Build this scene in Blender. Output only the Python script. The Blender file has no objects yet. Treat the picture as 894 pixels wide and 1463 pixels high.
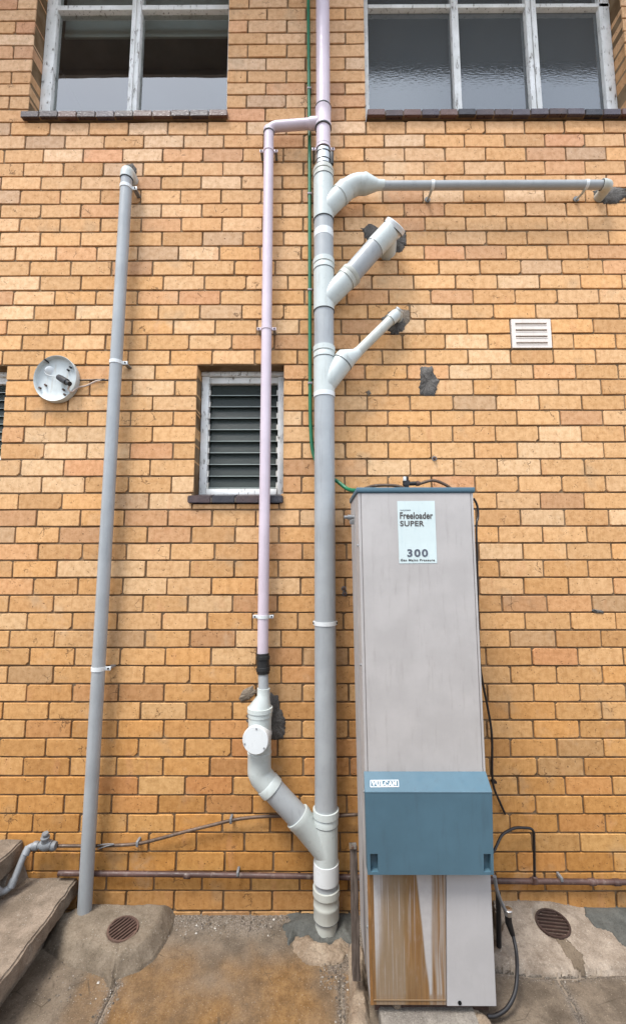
import bpy, bmesh, math, random
from mathutils import Vector, Matrix, noise
from math import sin, cos, tan, atan, atan2, sqrt, pi, radians
random.seed(7); rg0 = random.Random(2)
S = bpy.context.scene
COL = S.collection
# ------------------------------------------------------------------ camera
F_, TH, YAW, ROLL, CD, CH = 611.4, 0.110493, -0.0031792, 0.000899, 2.32977, 1.76363
def ray(px, py):
    x = (px-447)/F_; u = (731.5-py)/F_
    x, u = cos(ROLL)*x+sin(ROLL)*u, -sin(ROLL)*x+cos(ROLL)*u
    y = cos(TH)-sin(TH)*u; z = sin(TH)+cos(TH)*u
    return Vector((cos(YAW)*x+sin(YAW)*y, -sin(YAW)*x+cos(YAW)*y, z))
CAMP = Vector((0, -CD, CH))
def P(px, py, out=0.0):
    "point of the place seen at photo pixel (px,py), lying `out` metres in front of the wall"
    d = ray(px, py); t = (CD-out)/d.y
    return CAMP+d*t
def G(px, py, z=0.0):
    "point on the horizontal plane at height z"
    d = ray(px, py); t = (z-CH)/d.z
    return CAMP+d*t
def proj(p):
    v = p-CAMP
    F0 = ray(447, 731.5); R0 = (ray(448, 731.5)-F0)*F_; U0 = (ray(447, 730.5)-F0)*F_
    d = v.dot(F0)
    return 447+F_*v.dot(R0)/d, 731.5-F_*v.dot(U0)/d
f0 = ray(447, 731.5); r0 = (ray(448, 731.5)-f0).normalized(); u0 = (ray(447, 730.5)-f0).normalized()
cd = bpy.data.cameras.new('camera'); cam = bpy.data.objects.new('camera', cd); COL.objects.link(cam)
M = Matrix.Identity(4)
for i, v in enumerate((r0, u0, -f0.normalized())):
    for j in range(3): M[j][i] = v[j]
M.translation = CAMP
cam.matrix_world = M
cd.sensor_fit = 'VERTICAL'; cd.sensor_height = 36; cd.lens = F_/1463*36
cd.clip_start = 0.02; cd.clip_end = 400
S.camera = cam
# ------------------------------------------------------------------ light
SUN_EL, SUN_AZ = radians(64), radians(218)       # azimuth measured clockwise from +Y; the sun stands behind the camera, to the left
w = bpy.data.worlds.new('World'); S.world = w; w.use_nodes = True
nt = w.node_tree; nt.nodes.clear()
wo = nt.nodes.new('ShaderNodeOutputWorld'); bg = nt.nodes.new('ShaderNodeBackground')
sk = nt.nodes.new('ShaderNodeTexSky'); sk.sky_type = 'NISHITA'; sk.sun_disc = False
sk.sun_elevation = SUN_EL; sk.sun_rotation = SUN_AZ; sk.air_density = 1.0; sk.dust_density = 2.0
tc = nt.nodes.new('ShaderNodeTexCoord'); nz = nt.nodes.new('ShaderNodeTexNoise')
nz.inputs['Scale'].default_value = 2.2; nz.inputs['Detail'].default_value = 5
rp = nt.nodes.new('ShaderNodeValToRGB'); rp.color_ramp.elements[0].position = .3; rp.color_ramp.elements[1].position = .62
rp.color_ramp.elements[0].color = (.45, .45, .45, 1); rp.color_ramp.elements[1].color = (.9, .9, .9, 1)
mx = nt.nodes.new('ShaderNodeMix'); mx.data_type = 'RGBA'
mx.inputs[7].default_value = (10.9, 12.1, 13.9, 1)     # cloud, in the sky texture's own units
nt.links.new(tc.outputs['Generated'], nz.inputs['Vector']); nt.links.new(nz.outputs['Fac'], rp.inputs['Fac'])
nt.links.new(rp.outputs['Color'], mx.inputs[0]); nt.links.new(sk.outputs[0], mx.inputs[6])
nt.links.new(mx.outputs[2], bg.inputs['Color']); bg.inputs['Strength'].default_value = 0.12
nt.links.new(bg.outputs[0], wo.inputs[0])
sl = bpy.data.lights.new('sun', 'SUN'); sl.energy = 2.9; sl.angle = radians(18); sl.color = (1, .96, .9)
so = bpy.data.objects.new('sun', sl); COL.objects.link(so)
sd = Vector((sin(SUN_AZ)*cos(SUN_EL), cos(SUN_AZ)*cos(SUN_EL), sin(SUN_EL)))
so.rotation_euler = sd.to_track_quat('Z', 'Y').to_euler(); so.location = (-3, -6, 8)
S.view_settings.view_transform = 'Standard'; S.view_settings.look = 'None'
S.view_settings.exposure = 0.72; S.view_settings.gamma = 1
# ------------------------------------------------------------------ helpers: objects
def link(name, me, parent=None, mat=None):
    o = bpy.data.objects.new(name, me); COL.objects.link(o)
    if parent is not None: o.parent = parent
    if mat is not None and not me.materials: me.materials.append(mat)
    return o
def obj(name, bm, mat, parent=None, sharp=35, label=None):
    me = bpy.data.meshes.new(name)
    bmesh.ops.recalc_face_normals(bm, faces=bm.faces)
    a = radians(sharp)
    for f in bm.faces: f.smooth = True
    for e in bm.edges:
        e.smooth = len(e.link_faces) == 2 and e.calc_face_angle(0) < a
    bm.to_mesh(me); bm.free()
    o = link(name, me, parent, mat)
    if label: o['label'] = label
    return o
def tag(o, label, cat, group=None):
    o['label'] = label; o['category'] = cat
    if group: o['group'] = group
    return o
def thing(name, label, cat, group=None):
    o = bpy.data.objects.new(name, None); COL.objects.link(o); o.empty_display_size = .1
    return tag(o, label, cat, group)
def box(bm, x0, x1, y0, y1, z0, z1, bev=0.0):
    vs = [bm.verts.new((x, y, z)) for x in (x0, x1) for y in (y0, y1) for z in (z0, z1)]
    fs = [bm.faces.new([vs[i] for i in q]) for q in ((0, 1, 3, 2), (4, 6, 7, 5), (0, 4, 5, 1), (2, 3, 7, 6), (0, 2, 6, 4), (1, 5, 7, 3))]
    if bev > 0:
        es = list({e for f in fs for e in f.edges})
        bmesh.ops.bevel(bm, geom=es, offset=bev, segments=2, profile=.5, affect='EDGES')
def hexa(bm, b, t):
    "solid from 4 bottom and 4 top points, same order"
    vb = [bm.verts.new(p) for p in b]; vt = [bm.verts.new(p) for p in t]
    bm.faces.new(vb[::-1]); bm.faces.new(vt)
    for i in range(4): bm.faces.new((vb[i], vb[(i+1) % 4], vt[(i+1) % 4], vt[i]))
def tube(bm, pts, rad, seg=20, cap=True):
    pts = [Vector(p) for p in pts]
    if not isinstance(rad, (list, tuple)): rad = [rad]*len(pts)
    rings = []; ref = None
    for i, p in enumerate(pts):
        a = pts[max(i-1, 0)]; b = pts[min(i+1, len(pts)-1)]
        if i and i < len(pts)-1 and (p-a).length > 1e-9 and (b-p).length > 1e-9:
            t = ((p-a).normalized()+(b-p).normalized()).normalized()
        else: t = (b-a).normalized()
        if ref is None: ref = t.orthogonal().normalized()
        ref = (ref-t*ref.dot(t)).normalized(); q = t.cross(ref)
        rings.append([bm.verts.new(p+(ref*cos(2*pi*k/seg)+q*sin(2*pi*k/seg))*rad[i]) for k in range(seg)])
    for a, b in zip(rings, rings[1:]):
        for k in range(seg): bm.faces.new((a[k], a[(k+1) % seg], b[(k+1) % seg], b[k]))
    if cap: bm.faces.new(rings[0][::-1]); bm.faces.new(rings[-1])
def lathe(bm, A, B, prof, seg=32):
    "prof: (fraction along A-B, radius); straight rings, no mitre"
    A = Vector(A); B = Vector(B); t = (B-A).normalized(); L = (B-A).length
    n = t.orthogonal().normalized(); q = t.cross(n); rings = []
    for s, r in prof:
        c = A+t*(L*s)
        rings.append([bm.verts.new(c+(n*cos(2*pi*k/seg)+q*sin(2*pi*k/seg))*r) for k in range(seg)])
    for a, b in zip(rings, rings[1:]):
        for k in range(seg): bm.faces.new((a[k], a[(k+1) % seg], b[(k+1) % seg], b[k]))
    bm.faces.new(rings[0][::-1]); bm.faces.new(rings[-1])
def curve(pts, n=8):
    "Catmull-Rom through the points"
    p = [Vector(q) for q in pts]; p = [p[0]*2-p[1]]+p+[p[-1]*2-p[-2]]; out = []
    for i in range(1, len(p)-2):
        for k in range(n):
            t = k/n; a, b, c, d = p[i-1:i+3]
            out.append(.5*((2*b)+(c-a)*t+(2*a-5*b+4*c-d)*t*t+(3*b-a-3*c+d)*t**3))
    out.append(p[-2]); return out
def fillet(pts, r, n=7):
    p = [Vector(q) for q in pts]; out = [p[0]]
    for a, b, c in zip(p, p[1:], p[2:]):
        u = (a-b).normalized(); v = (c-b).normalized(); rr = min(r, (a-b).length*.49, (c-b).length*.49)
        s = b+u*rr; e = b+v*rr
        for k in range(n+1):
            t = k/n; out.append(s*(1-t)**2+b*2*t*(1-t)+e*t*t)
    out.append(p[-1]); return out
def B(): return bmesh.new()
def sst(t_): t_ = max(0, min(1, t_)); return t_*t_*(3-2*t_)
# ------------------------------------------------------------------ helpers: materials
class N:
    def __init__(s, name, rough=.6, spec=.3, metal=0):
        s.m = bpy.data.materials.new(name); s.m.use_nodes = True; s.t = s.m.node_tree
        s.b = s.t.nodes['Principled BSDF']; s.b.inputs['Roughness'].default_value = rough
        s.b.inputs['Specular IOR Level'].default_value = spec; s.b.inputs['Metallic'].default_value = metal
        s.pos = s.t.nodes.new('ShaderNodeNewGeometry').outputs['Position']; s.bump_in = None
    def n(s, ty, **k):
        x = s.t.nodes.new(ty)
        for a, v in k.items(): setattr(x, a, v)
        return x
    def l(s, a, b): s.t.links.new(a, b)
    def scaled(s, sc):
        x = s.n('ShaderNodeMapping'); x.inputs['Scale'].default_value = sc; s.l(s.pos, x.inputs['Vector']); return x.outputs[0]
    def noise(s, scale, detail=4, rough=.55, vec=None, dist=0):
        x = s.n('ShaderNodeTexNoise'); x.inputs['Scale'].default_value = scale; x.inputs['Detail'].default_value = detail
        x.inputs['Roughness'].default_value = rough; x.inputs['Distortion'].default_value = dist
        s.l(vec or s.pos, x.inputs['Vector']); return x.outputs['Fac']
    def vor(s, scale, feature='F1', vec=None, out='Distance'):
        x = s.n('ShaderNodeTexVoronoi', feature=feature); x.inputs['Scale'].default_value = scale
        s.l(vec or s.pos, x.inputs['Vector']); return x.outputs[out]
    def ramp(s, v, a, b, lo=0, hi=1):
        x = s.n('ShaderNodeMapRange'); x.interpolation_type = 'SMOOTHSTEP'
        for i, q in enumerate((a, b, lo, hi)): x.inputs[i+1].default_value = q
        s.l(v, x.inputs[0]); return x.outputs[0]
    def math(s, op, a, b=0.0):
        x = s.n('ShaderNodeMath', operation=op)
        for i, q in enumerate((a, b)):
            if isinstance(q, (int, float)): x.inputs[i].default_value = q
            else: s.l(q, x.inputs[i])
        return x.outputs[0]
    def mix(s, fac, a, b, mode='MIX'):
        x = s.n('ShaderNodeMix', data_type='RGBA', blend_type=mode)
        for i, q in ((0, fac), (6, a), (7, b)):
            if isinstance(q, (int, float)): x.inputs[i].default_value = q
            elif isinstance(q, tuple): x.inputs[i].default_value = (*q, 1)
            else: s.l(q, x.inputs[i])
        return x.outputs[2]
    def color(s, c):
        if isinstance(c, tuple): s.b.inputs['Base Color'].default_value = (*c, 1)
        else: s.l(c, s.b.inputs['Base Color'])
    def rough(s, r): s.l(r, s.b.inputs['Roughness'])
    def bump(s, h, dist=.002, strength=1.0):
        x = s.n('ShaderNodeBump'); x.inputs['Distance'].default_value = dist; x.inputs['Strength'].default_value = strength
        s.l(h, x.inputs['Height'])
        if s.bump_in is not None: s.l(s.bump_in, x.inputs['Normal'])
        s.bump_in = x.outputs[0]; s.l(s.bump_in, s.b.inputs['Normal'])
    def attr(s, name='tint'):
        x = s.n('ShaderNodeAttribute', attribute_name=name); return x.outputs['Color']
    def sep(s, c):
        x = s.n('ShaderNodeSeparateColor'); s.l(c, x.inputs[0]); return x.outputs

def brick_mat(name, own):
    m = N(name, .88, .15)
    base = m.n('ShaderNodeObjectInfo').outputs['Color'] if own else m.attr('tint')
    fine = m.noise(260, 5, .7); mid = m.noise(34, 5, .6); big = m.noise(5.5, 3, .5)
    vert = m.noise(1, 3, .6, m.scaled((95, 95, 9)))            # wire-cut drag, across the face
    c = m.mix(m.ramp(mid, .35, .7), base, m.mix(1.0, base, (.80, .75, .68), 'MULTIPLY'))
    c = m.mix(m.math('MULTIPLY', m.ramp(vert, .5, .75), .45), c, m.mix(1.0, c, (.80, .73, .66), 'MULTIPLY'))
    c = m.mix(m.math('MULTIPLY', m.ramp(fine, .5, .75), .4), c, m.mix(1.0, c, (1.22, 1.2, 1.18), 'MULTIPLY'))
    flash = m.noise(1, 2, .5, m.scaled((13, 13, 5)))
    c = m.mix(m.math('MULTIPLY', m.ramp(flash, .60, .74), .28), c, (.52, .25, .125))
    c = m.mix(m.math('MULTIPLY', m.ramp(big, .58, .75), .28), c, (.30, .245, .17))
    spk = m.noise(95, 3, .8); c = m.mix(m.math('MULTIPLY', m.ramp(spk, .50, .70), .32), c, m.mix(1.0, c, (.66, .58, .50), 'MULTIPLY'))
    pale = m.noise(3.1, 5, .7); c = m.mix(m.math('MULTIPLY', m.ramp(pale, .56, .76), .35), c, (.60, .47, .32))
    # pits and specks
    wv = m.n('ShaderNodeVectorMath', operation='ADD'); nv = m.n('ShaderNodeTexNoise'); nv.inputs['Scale'].default_value = 50
    sc = m.n('ShaderNodeVectorMath', operation='SCALE'); sc.inputs['Scale'].default_value = .03
    m.l(m.pos, nv.inputs['Vector']); m.l(nv.outputs['Color'], sc.inputs[0]); m.l(m.pos, wv.inputs[0]); m.l(sc.outputs[0], wv.inputs[1])
    v1 = m.vor(85, vec=wv.outputs[0]); gate = m.ramp(m.noise(26, 4, .6), .49, .60)
    pit = m.math('MULTIPLY', m.ramp(v1, .12, .26, 1, 0), gate)
    # shrinkage cracks
    ed = m.vor(15, 'DISTANCE_TO_EDGE', wv.outputs[0]); gate2 = m.ramp(m.noise(8, 3), .60, .66)
    crack = m.math('MULTIPLY', m.ramp(ed, .010, .035, 1, 0), gate2)
    dark = m.math('MAXIMUM', pit, m.math('MULTIPLY', crack, .8))
    c = m.mix(m.math('MULTIPLY', dark, .85), c, (.10, .055, .028))
    m.color(c)
    m.bump(m.math('SUBTRACT', m.math('ADD', m.math('MULTIPLY', vert, .7), m.math('MULTIPLY', fine, .6)), m.math('MULTIPLY', dark, 1.6)), .0016, .8)
    m.bump(mid, .003, .5)
    return m.m
MB_own = brick_mat('brick_clay', True); MB_att = brick_mat('brick_clay_joined', False)

def simple(name, col, rough=.5, spec=.4, metal=0, var=.12, dirt=None, bump=.0, bscale=150, dirt_amt=.4):
    m = N(name, rough, spec, metal)
    n1 = m.noise(6, 5, .6)
    c = m.mix(m.ramp(n1, .35, .7), tuple(x*(1-var) for x in col), tuple(min(1, x*(1+var)) for x in col))
    if dirt:
        st = m.noise(1, 5, .65, m.scaled((42, 42, 5)))
        c = m.mix(m.math('MULTIPLY', m.ramp(st, .52, .72), dirt_amt), c, dirt)
        sp = m.noise(70, 5, .7)
        c = m.mix(m.math('MULTIPLY', m.ramp(sp, .62, .72), dirt_amt), c, dirt)
    m.color(c); rr = m.ramp(m.noise(30, 4), .3, .7, max(.05, rough-.1), min(1, rough+.12)); m.rough(rr)
    if bump: m.bump(m.noise(bscale, 5, .65), bump)
    return m.m
M_mortar = N('mortar', .95, .1)
a = M_mortar.noise(120, 5, .7); b_ = M_mortar.noise(7, 4)
M_mortar.color(M_mortar.mix(M_mortar.ramp(b_, .35, .65), (.140, .085, .044), (.25, .17, .10)))
M_mortar.bump(a, .004); M_mortar = M_mortar.m
M_grey = simple('grey_pvc', (.300, .315, .322), .38, .5, var=.07, dirt=(.12, .12, .12), dirt_amt=.22)
M_fit = simple('pale_grey_pvc', (.455, .49, .472), .36, .5, var=.05, dirt=(.25, .24, .20), dirt_amt=.28)
M_fitb = simple('stone_grey_pvc', (.42, .43, .39), .4, .45, var=.05, dirt=(.25, .24, .2), dirt_amt=.3)
M_white = simple('white_pvc', (.60, .62, .62), .35, .5, var=.04, dirt=(.35, .33, .28), dirt_amt=.25)
M_lil = simple('lilac_pvc', (.53, .45, .50), .38, .5, var=.05, dirt=(.30, .24, .26), dirt_amt=.22)
M_ringd = simple('dark_joint_ring', (.07, .075, .08), .6, .3)
M_rub = simple('black_rubber', (.014, .014, .014), .5, .4)
M_steel = simple('stainless_steel', (.55, .55, .54), .32, .5, 1.0, dirt=(.2, .17, .14))
M_galv = simple('galvanised_pipe', (.23, .24, .25), .6, .4, .3, var=.2, dirt=(.11, .10, .09), bump=.001, bscale=200)
M_green = simple('green_hose', (.006, .13, .055), .4, .5)
M_cop = simple('painted_brown_pipe', (.075, .040, .033), .5, .4, var=.25, dirt=(.22, .17, .14), dirt_amt=.5, bump=.0006)
M_rustpipe = simple('tarnished_copper_pipe', (.10, .065, .045), .55, .4, .3, var=.3, dirt=(.24, .20, .17), bump=.0006)
M_blk = simple('black_cable', (.012, .011, .012), .45, .4)
M_heat = simple('beige_painted_steel', (.40, .375, .358), .42, .45, var=.06, dirt=(.25, .225, .205), dirt_amt=.34)
M_heatb = simple('light_grey_painted_steel', (.40, .385, .38), .5, .35, var=.05, dirt=(.3, .28, .26), dirt_amt=.15)
M_hood = simple('blue_grey_painted_steel', (.062, .122, .160), .42, .4, var=.06, dirt=(.05, .085, .11), dirt_amt=.35)
M_hoodd = simple('dark_blue_steel', (.035, .075, .105), .5, .4)
M_wht_print = simple('white_print', (.75, .76, .76), .5, .3, var=.02)
M_ink = simple('grey_ink', (.085, .075, .07), .6, .3, var=.15)
M_inkblue = simple('blue_grey_ink', (.09, .10, .125), .6, .3, var=.15)
M_stick = simple('pale_blue_sticker', (.54, .62, .61), .45, .4, var=.05, dirt=(.35, .46, .48), dirt_amt=.5)
M_vent = simple('cream_painted_vent', (.66, .59, .53), .6, .3, var=.06, dirt=(.35, .27, .2), dirt_amt=.3, bump=.0008)
M_dark = simple('dark_void', (.008, .008, .008), .9, .1)
M_iron = simple('cast_iron', (.10, .060, .046), .7, .3, .1, var=.3, dirt=(.20, .14, .105), bump=.001, bscale=260)
M_wood = N('weathered_timber', .9, .1)
q = M_wood.noise(1, 5, .7, M_wood.scaled((130, 130, 7)))
M_wood.color(M_wood.mix(M_wood.ramp(q, .3, .7), (.04, .030, .024), (.135, .107, .09))); M_wood.bump(q, .003); M_wood = M_wood.m

def paint_frame():
    m = N('flaking_white_paint', .55, .3)
    g = m.noise(1, 5, .7, m.scaled((55, 55, 14))); g2 = m.noise(1, 6, .8, m.scaled((75, 75, 22)))
    f = m.ramp(m.math('ADD', m.math('MULTIPLY', g, .6), m.math('MULTIPLY', g2, .5)), .60, .68)
    wood = m.mix(m.ramp(m.noise(1, 4, .6, m.scaled((170, 170, 14))), .3, .7), (.09, .07, .05), (.24, .20, .16))
    pc = m.mix(m.ramp(m.noise(9, 4), .35, .7), (.66, .66, .63), (.80, .80, .78))
    m.color(m.mix(f, pc, wood)); m.bump(m.math('SUBTRACT', 1.0, f), .0025); m.bump(g, .0015)
    return m.m
M_frame = paint_frame()
def tile_mat(name, col, col2):
    m = N(name, .32, .5)
    m.color(m.mix(m.ramp(m.noise(18, 5, .7), .35, .7), col, col2)); m.rough(m.ramp(m.noise(60, 4), .3, .7, .25, .5)); m.bump(m.noise(90, 4), .0015)
    return m.m
M_tiles = [tile_mat('glazed_tile_brown', (.045, .028, .028), (.075, .045, .04)), tile_mat('glazed_tile_red', (.10, .045, .035), (.13, .07, .055)),
           tile_mat('glazed_tile_black', (.018, .016, .02), (.04, .035, .04)), tile_mat('glazed_tile_plum', (.055, .04, .05), (.09, .07, .075))]
def glass(name, tint, rough=.02, wav=0.0, wscale=(40, 40, 40), body=0.0, bodycol=(.3, .33, .33), ior=2.1):
    m = N(name, .1, .5); t = m.t
    fr = m.n('ShaderNodeFresnel'); fr.inputs['IOR'].default_value = ior
    gl = m.n('ShaderNodeBsdfGlossy'); gl.inputs['Roughness'].default_value = rough; gl.inputs['Color'].default_value = (1, 1, 1, 1)
    tr = m.n('ShaderNodeBsdfTransparent'); tr.inputs['Color'].default_value = (*tint, 1)
    first = tr.outputs[0]
    if body:
        df = m.n('ShaderNodeBsdfDiffuse'); df.inputs['Color'].default_value = (*bodycol, 1)
        mm = m.n('ShaderNodeMixShader'); mm.inputs[0].default_value = body
        m.l(tr.outputs[0], mm.inputs[1]); m.l(df.outputs[0], mm.inputs[2]); first = mm.outputs[0]
    if wav:
        bp = m.n('ShaderNodeBump'); bp.inputs['Distance'].default_value = wav
        m.l(m.noise(1, 2, .4, m.scaled(wscale)), bp.inputs['Height'])
        m.l(bp.outputs[0], gl.inputs['Normal']); m.l(bp.outputs[0], fr.inputs['Normal'])
    bf = m.n('ShaderNodeNewGeometry').outputs['Backfacing']; fac = m.math('MULTIPLY', fr.outputs[0], m.math('SUBTRACT', 1.0, bf))
    ms = m.n('ShaderNodeMixShader'); m.l(fac, ms.inputs[0]); m.l(first, ms.inputs[1]); m.l(gl.outputs[0], ms.inputs[2])
    out = [x for x in t.nodes if x.type == 'OUTPUT_MATERIAL'][0]; m.l(ms.outputs[0], out.inputs[0]); t.nodes.remove(m.b)
    return m.m
M_glass = glass('window_glass', (.8, .83, .82), .0, .0006, (3, 3, 3), 0, (0, 0, 0), 2.5)
M_obsc = glass('obscure_glass', (.45, .48, .48), .05, .00045, (34, 34, 110), .6, (.10, .112, .118))
M_louv = glass('louvre_glass', (.50, .56, .53), .3, .0008, (60, 60, 60), .6, (.05, .06, .055), 1.26)
M_blind = simple('roller_blind', (.42, .42, .40), .9, .1, var=.04)
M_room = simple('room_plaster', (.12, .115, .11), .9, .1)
def cement_mat(name, c1, c2, bd=.004, sc=60, spots=True):
    m = N(name, .92, .15)
    n1 = m.noise(9, 6, .65); n2 = m.noise(sc, 6, .75); n3 = m.noise(330, 4, .7)
    c = m.mix(m.ramp(n1, .35, .68), c1, c2)
    c = m.mix(m.math('MULTIPLY', m.ramp(n2, .5, .68), .5), c, tuple(x*.62 for x in c1))
    c = m.mix(m.math('MULTIPLY', m.ramp(n3, .56, .68), .45), c, tuple(min(1, x*1.5) for x in c2))
    if spots:
        v = m.vor(90); g = m.ramp(m.noise(17, 3), .5, .6)
        c = m.mix(m.math('MULTIPLY', m.math('MULTIPLY', m.ramp(v, .1, .25, 1, 0), g), .6), c, (.46, .43, .37))
    n4 = m.noise(150, 3, .85); c = m.mix(m.math('MULTIPLY', m.ramp(n4, .48, .62), .5), c, m.mix(1.0, c, (.62, .60, .58), 'MULTIPLY'))
    n5 = m.vor(105, out='Distance'); c = m.mix(m.math('MULTIPLY', m.ramp(n5, .10, .2, 1, 0), .45), c, tuple(min(1, x*1.45) for x in c2))
    m.color(c); m.bump(n2, bd); m.bump(n4, bd*.6)
    return m.m
M_wet = cement_mat('fresh_dark_cement', (.065, .066, .060), (.105, .105, .095), .0015, 40, False)
M_patch = cement_mat('dark_mortar_smear', (.075, .068, .062), (.165, .152, .138), .005, 45, False)
M_patchl = cement_mat('grey_mortar_smear', (.16, .13, .10), (.25, .20, .15), .002, 90, False)
M_step = cement_mat('old_step_concrete', (.15, .118, .088), (.27, .215, .165), .003, 70)
M_mound = cement_mat('rough_mound_concrete', (.145, .114, .082), (.235, .19, .142), .005, 60)
M_moundr = cement_mat('pale_apron_concrete', (.19, .15, .115), (.32, .265, .21), .003, 60)
M_rub1 = cement_mat('rough_rubble_concrete', (.24, .175, .12), (.38, .30, .22), .007, 70)
M_plinth = cement_mat('plinth_concrete', (.19, .165, .14), (.33, .295, .25), .007, 60)
def ground_mat():
    m = N('stained_ground_concrete', .9, .2)
    k = m.sep(m.attr('mask'))            # R rust-brown stain, G grit, B crack
    n1 = m.noise(7, 6, .65); n2 = m.noise(75, 6, .75); n3 = m.noise(300, 4, .7); vs = m.noise(1, 5, .6, m.scaled((40, 18, 40)))
    base = m.mix(m.ramp(n1, .35, .65), (.108, .084, .061), (.198, .156, .115))
    st = m.mix(m.ramp(m.math('ADD', m.math('MULTIPLY', vs, .35), m.math('MULTIPLY', m.noise(22, 6, .7), .65)), .36, .64), (.145, .074, .024), (.250, .142, .056))
    c = m.mix(m.math('MULTIPLY', k[0], m.ramp(n1, .2, .6, .65, 1.0)), base, st)
    c = m.mix(m.math('MULTIPLY', m.ramp(n2, .5, .7), .45), c, m.mix(1.0, c, (.62, .6, .58), 'MULTIPLY'))
    grit = m.mix(m.ramp(m.vor(150, out='Color'), .2, .9) if False else m.ramp(m.noise(170, 3, .8), .4, .62), (.075, .062, .052), (.30, .26, .22))
    c = m.mix(k[1], c, grit)
    c = m.mix(m.math('MULTIPLY', m.ramp(n3, .58, .68), .35), c, (.42, .36, .28))
    n4 = m.noise(130, 3, .85); c = m.mix(m.math('MULTIPLY', m.ramp(n4, .47, .62), .5), c, m.mix(1.0, c, (.60, .57, .54), 'MULTIPLY'))
    ed = m.vor(5.5, 'DISTANCE_TO_EDGE'); hair = m.math('MULTIPLY', m.ramp(ed, .004, .016, 1, 0), m.ramp(m.noise(3.3, 3), .52, .6))
    v5 = m.vor(75); c = m.mix(m.math('MULTIPLY', m.ramp(v5, .06, .16, 1, 0), .6), c, (.40, .33, .25))
    c = m.mix(m.math('MULTIPLY', hair, .75), c, (.06, .045, .03))
    n6 = m.noise(2.6, 5, .7); c = m.mix(m.math('MULTIPLY', m.ramp(n6, .5, .62), .45), c, m.mix(1.0, c, (.62, .60, .58), 'MULTIPLY'))
    c = m.mix(k[2], c, (.035, .028, .02))
    m.color(c); m.bump(n2, .003); m.bump(n3, .0014)
    return m.m
M_ground = ground_mat()
def rust_mat():
    m = N('rust_streaked_steel', .55, .3)
    k = m.sep(m.attr('mask')); n2 = m.noise(40, 5, .7); st = m.noise(1, 4, .6, m.scaled((170, 170, 6)))
    r = m.mix(m.ramp(st, .3, .7), (.150, .070, .020), (.235, .122, .040))
    c = m.mix(m.ramp(n2, .3, .7), (.385, .365, .36), (.43, .41, .40))
    blot = m.noise(1, 5, .7, m.scaled((60, 60, 14)))
    c = m.mix(m.math('MULTIPLY', k[0], m.ramp(blot, .25, .5, .8, .97)), c, m.mix(k[1], m.mix(.6, r, (.205, .152, .082)), r))
    m.color(c); return m.m
M_rust = rust_mat()
# ------------------------------------------------------------------ the building and its brick wall
ZT = [5.2181, 5.1315, 5.0406, 4.9578, 4.8631, 4.7717, 4.6859, 4.603, 4.5112, 4.42]
Z0 = [4.3292, 4.2391, 4.1464, 4.0543, 3.9658, 3.8724, 3.7825, 3.6916, 3.5998, 3.5077, 3.4141, 3.3224, 3.2314, 3.1406, 3.0501, 2.9566, 2.8669, 2.777, 2.6843, 2.5958, 2.5071, 2.4128, 2.3182, 2.2226, 2.1282, 2.0361, 1.9434, 1.8515, 1.76, 1.6664, 1.5737, 1.4821, 1.3901, 1.2998, 1.2068, 1.1151, 1.0242, 0.9337, 0.8431, 0.7513, 0.659, 0.5676, 0.4791, 0.3897, 0.3003, 0.2078, 0.1194, 0.0286, -0.0635, -0.1553]
ZC = {i-10: z for i, z in enumerate(ZT)}; ZC.update({i: z for i, z in enumerate(Z0)})
for i in range(-11, -17, -1): ZC[i] = ZC[i+1]+.0918
LX = {0: -1.0308, 1: -0.9133, 2: -0.7872, 3: -0.6757, 4: -0.7947, 5: -0.6665, 6: -0.7846, 7: -0.6564, 8: -0.7958, 9: -0.7049, 10: -0.6387, 11: -0.7864, 12: -0.6587, 13: -0.8101, 14: -0.7169, 15: -0.582, 16: -0.9047, 17: -1.0302, 18: -0.9102, 19: -1.0317, 20: -0.9049, 21: -1.026, 22: -0.9096, 23: -1.0267, 24: -0.9085, 25: -0.8008, 26: -0.6705, 27: -0.7801, 28: -0.6715, 29: -0.792, 30: -0.6778, 31: -0.8128, 32: -0.6601, 33: -0.7875, 34: -0.6553, 35: -0.7879, 36: -0.6667, 37: -0.7829, 38: -0.6708, 39: -0.7787, 40: -0.6622, 41: -0.5566, 42: -0.7116, 43: -0.5971, 44: -0.6969, 45: -0.5641, 46: -0.7011, 47: -0.5626, -1: -0.4079, -2: -0.296, -3: -0.413, -4: -0.2937, -5: -0.4114, -6: -0.2956, -7: -0.41, -8: -0.2933, -9: -0.4128, -10: -0.293, -11: -0.4067}
RX = {0: 1.3962, 1: 1.2768, 2: 1.3861, 3: 1.2665, 4: 1.374, 5: 1.2554, 6: 1.3773, 7: 1.2534, 8: 1.3663, 9: 1.4459, 10: 1.309, 11: 1.408, 12: 1.2773, 13: 1.361, 14: 1.4831, 15: 1.3623, 16: 1.2435, 17: 1.3802, 18: 1.2651, 19: 1.3765, 20: 1.2516, 21: 1.3683, 22: 1.2538, 23: 1.3627, 24: 1.2388, 25: 1.3656, 26: 1.24, 27: 1.3667, 28: 1.2337, 29: 1.3618, 30: 1.2418, 31: 1.3614, 32: 1.277, 33: 1.3872, 34: 1.2699, 35: 1.3862, 36: 1.252, 37: 1.37, 38: 1.2494, 39: 1.3802, 40: 1.2799, 41: 1.3631, 42: 1.2307, 43: 1.3358, 44: 1.2577, 45: 1.1472, 46: 1.2563, 47: 1.1472, -1: 0.7985, -11: 0.3222, -10: 0.1978, -9: 0.3197, -8: 0.1962, -7: 0.3172, -6: 0.1946, -5: 0.3147, -4: 0.193, -3: 0.3122, -2: 0.1913}
for i in range(-12, -17, -1): LX[i] = LX[i+2]; RX[i] = RX[i+2]
LX[48] = LX[46]; RX[48] = RX[46]
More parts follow.
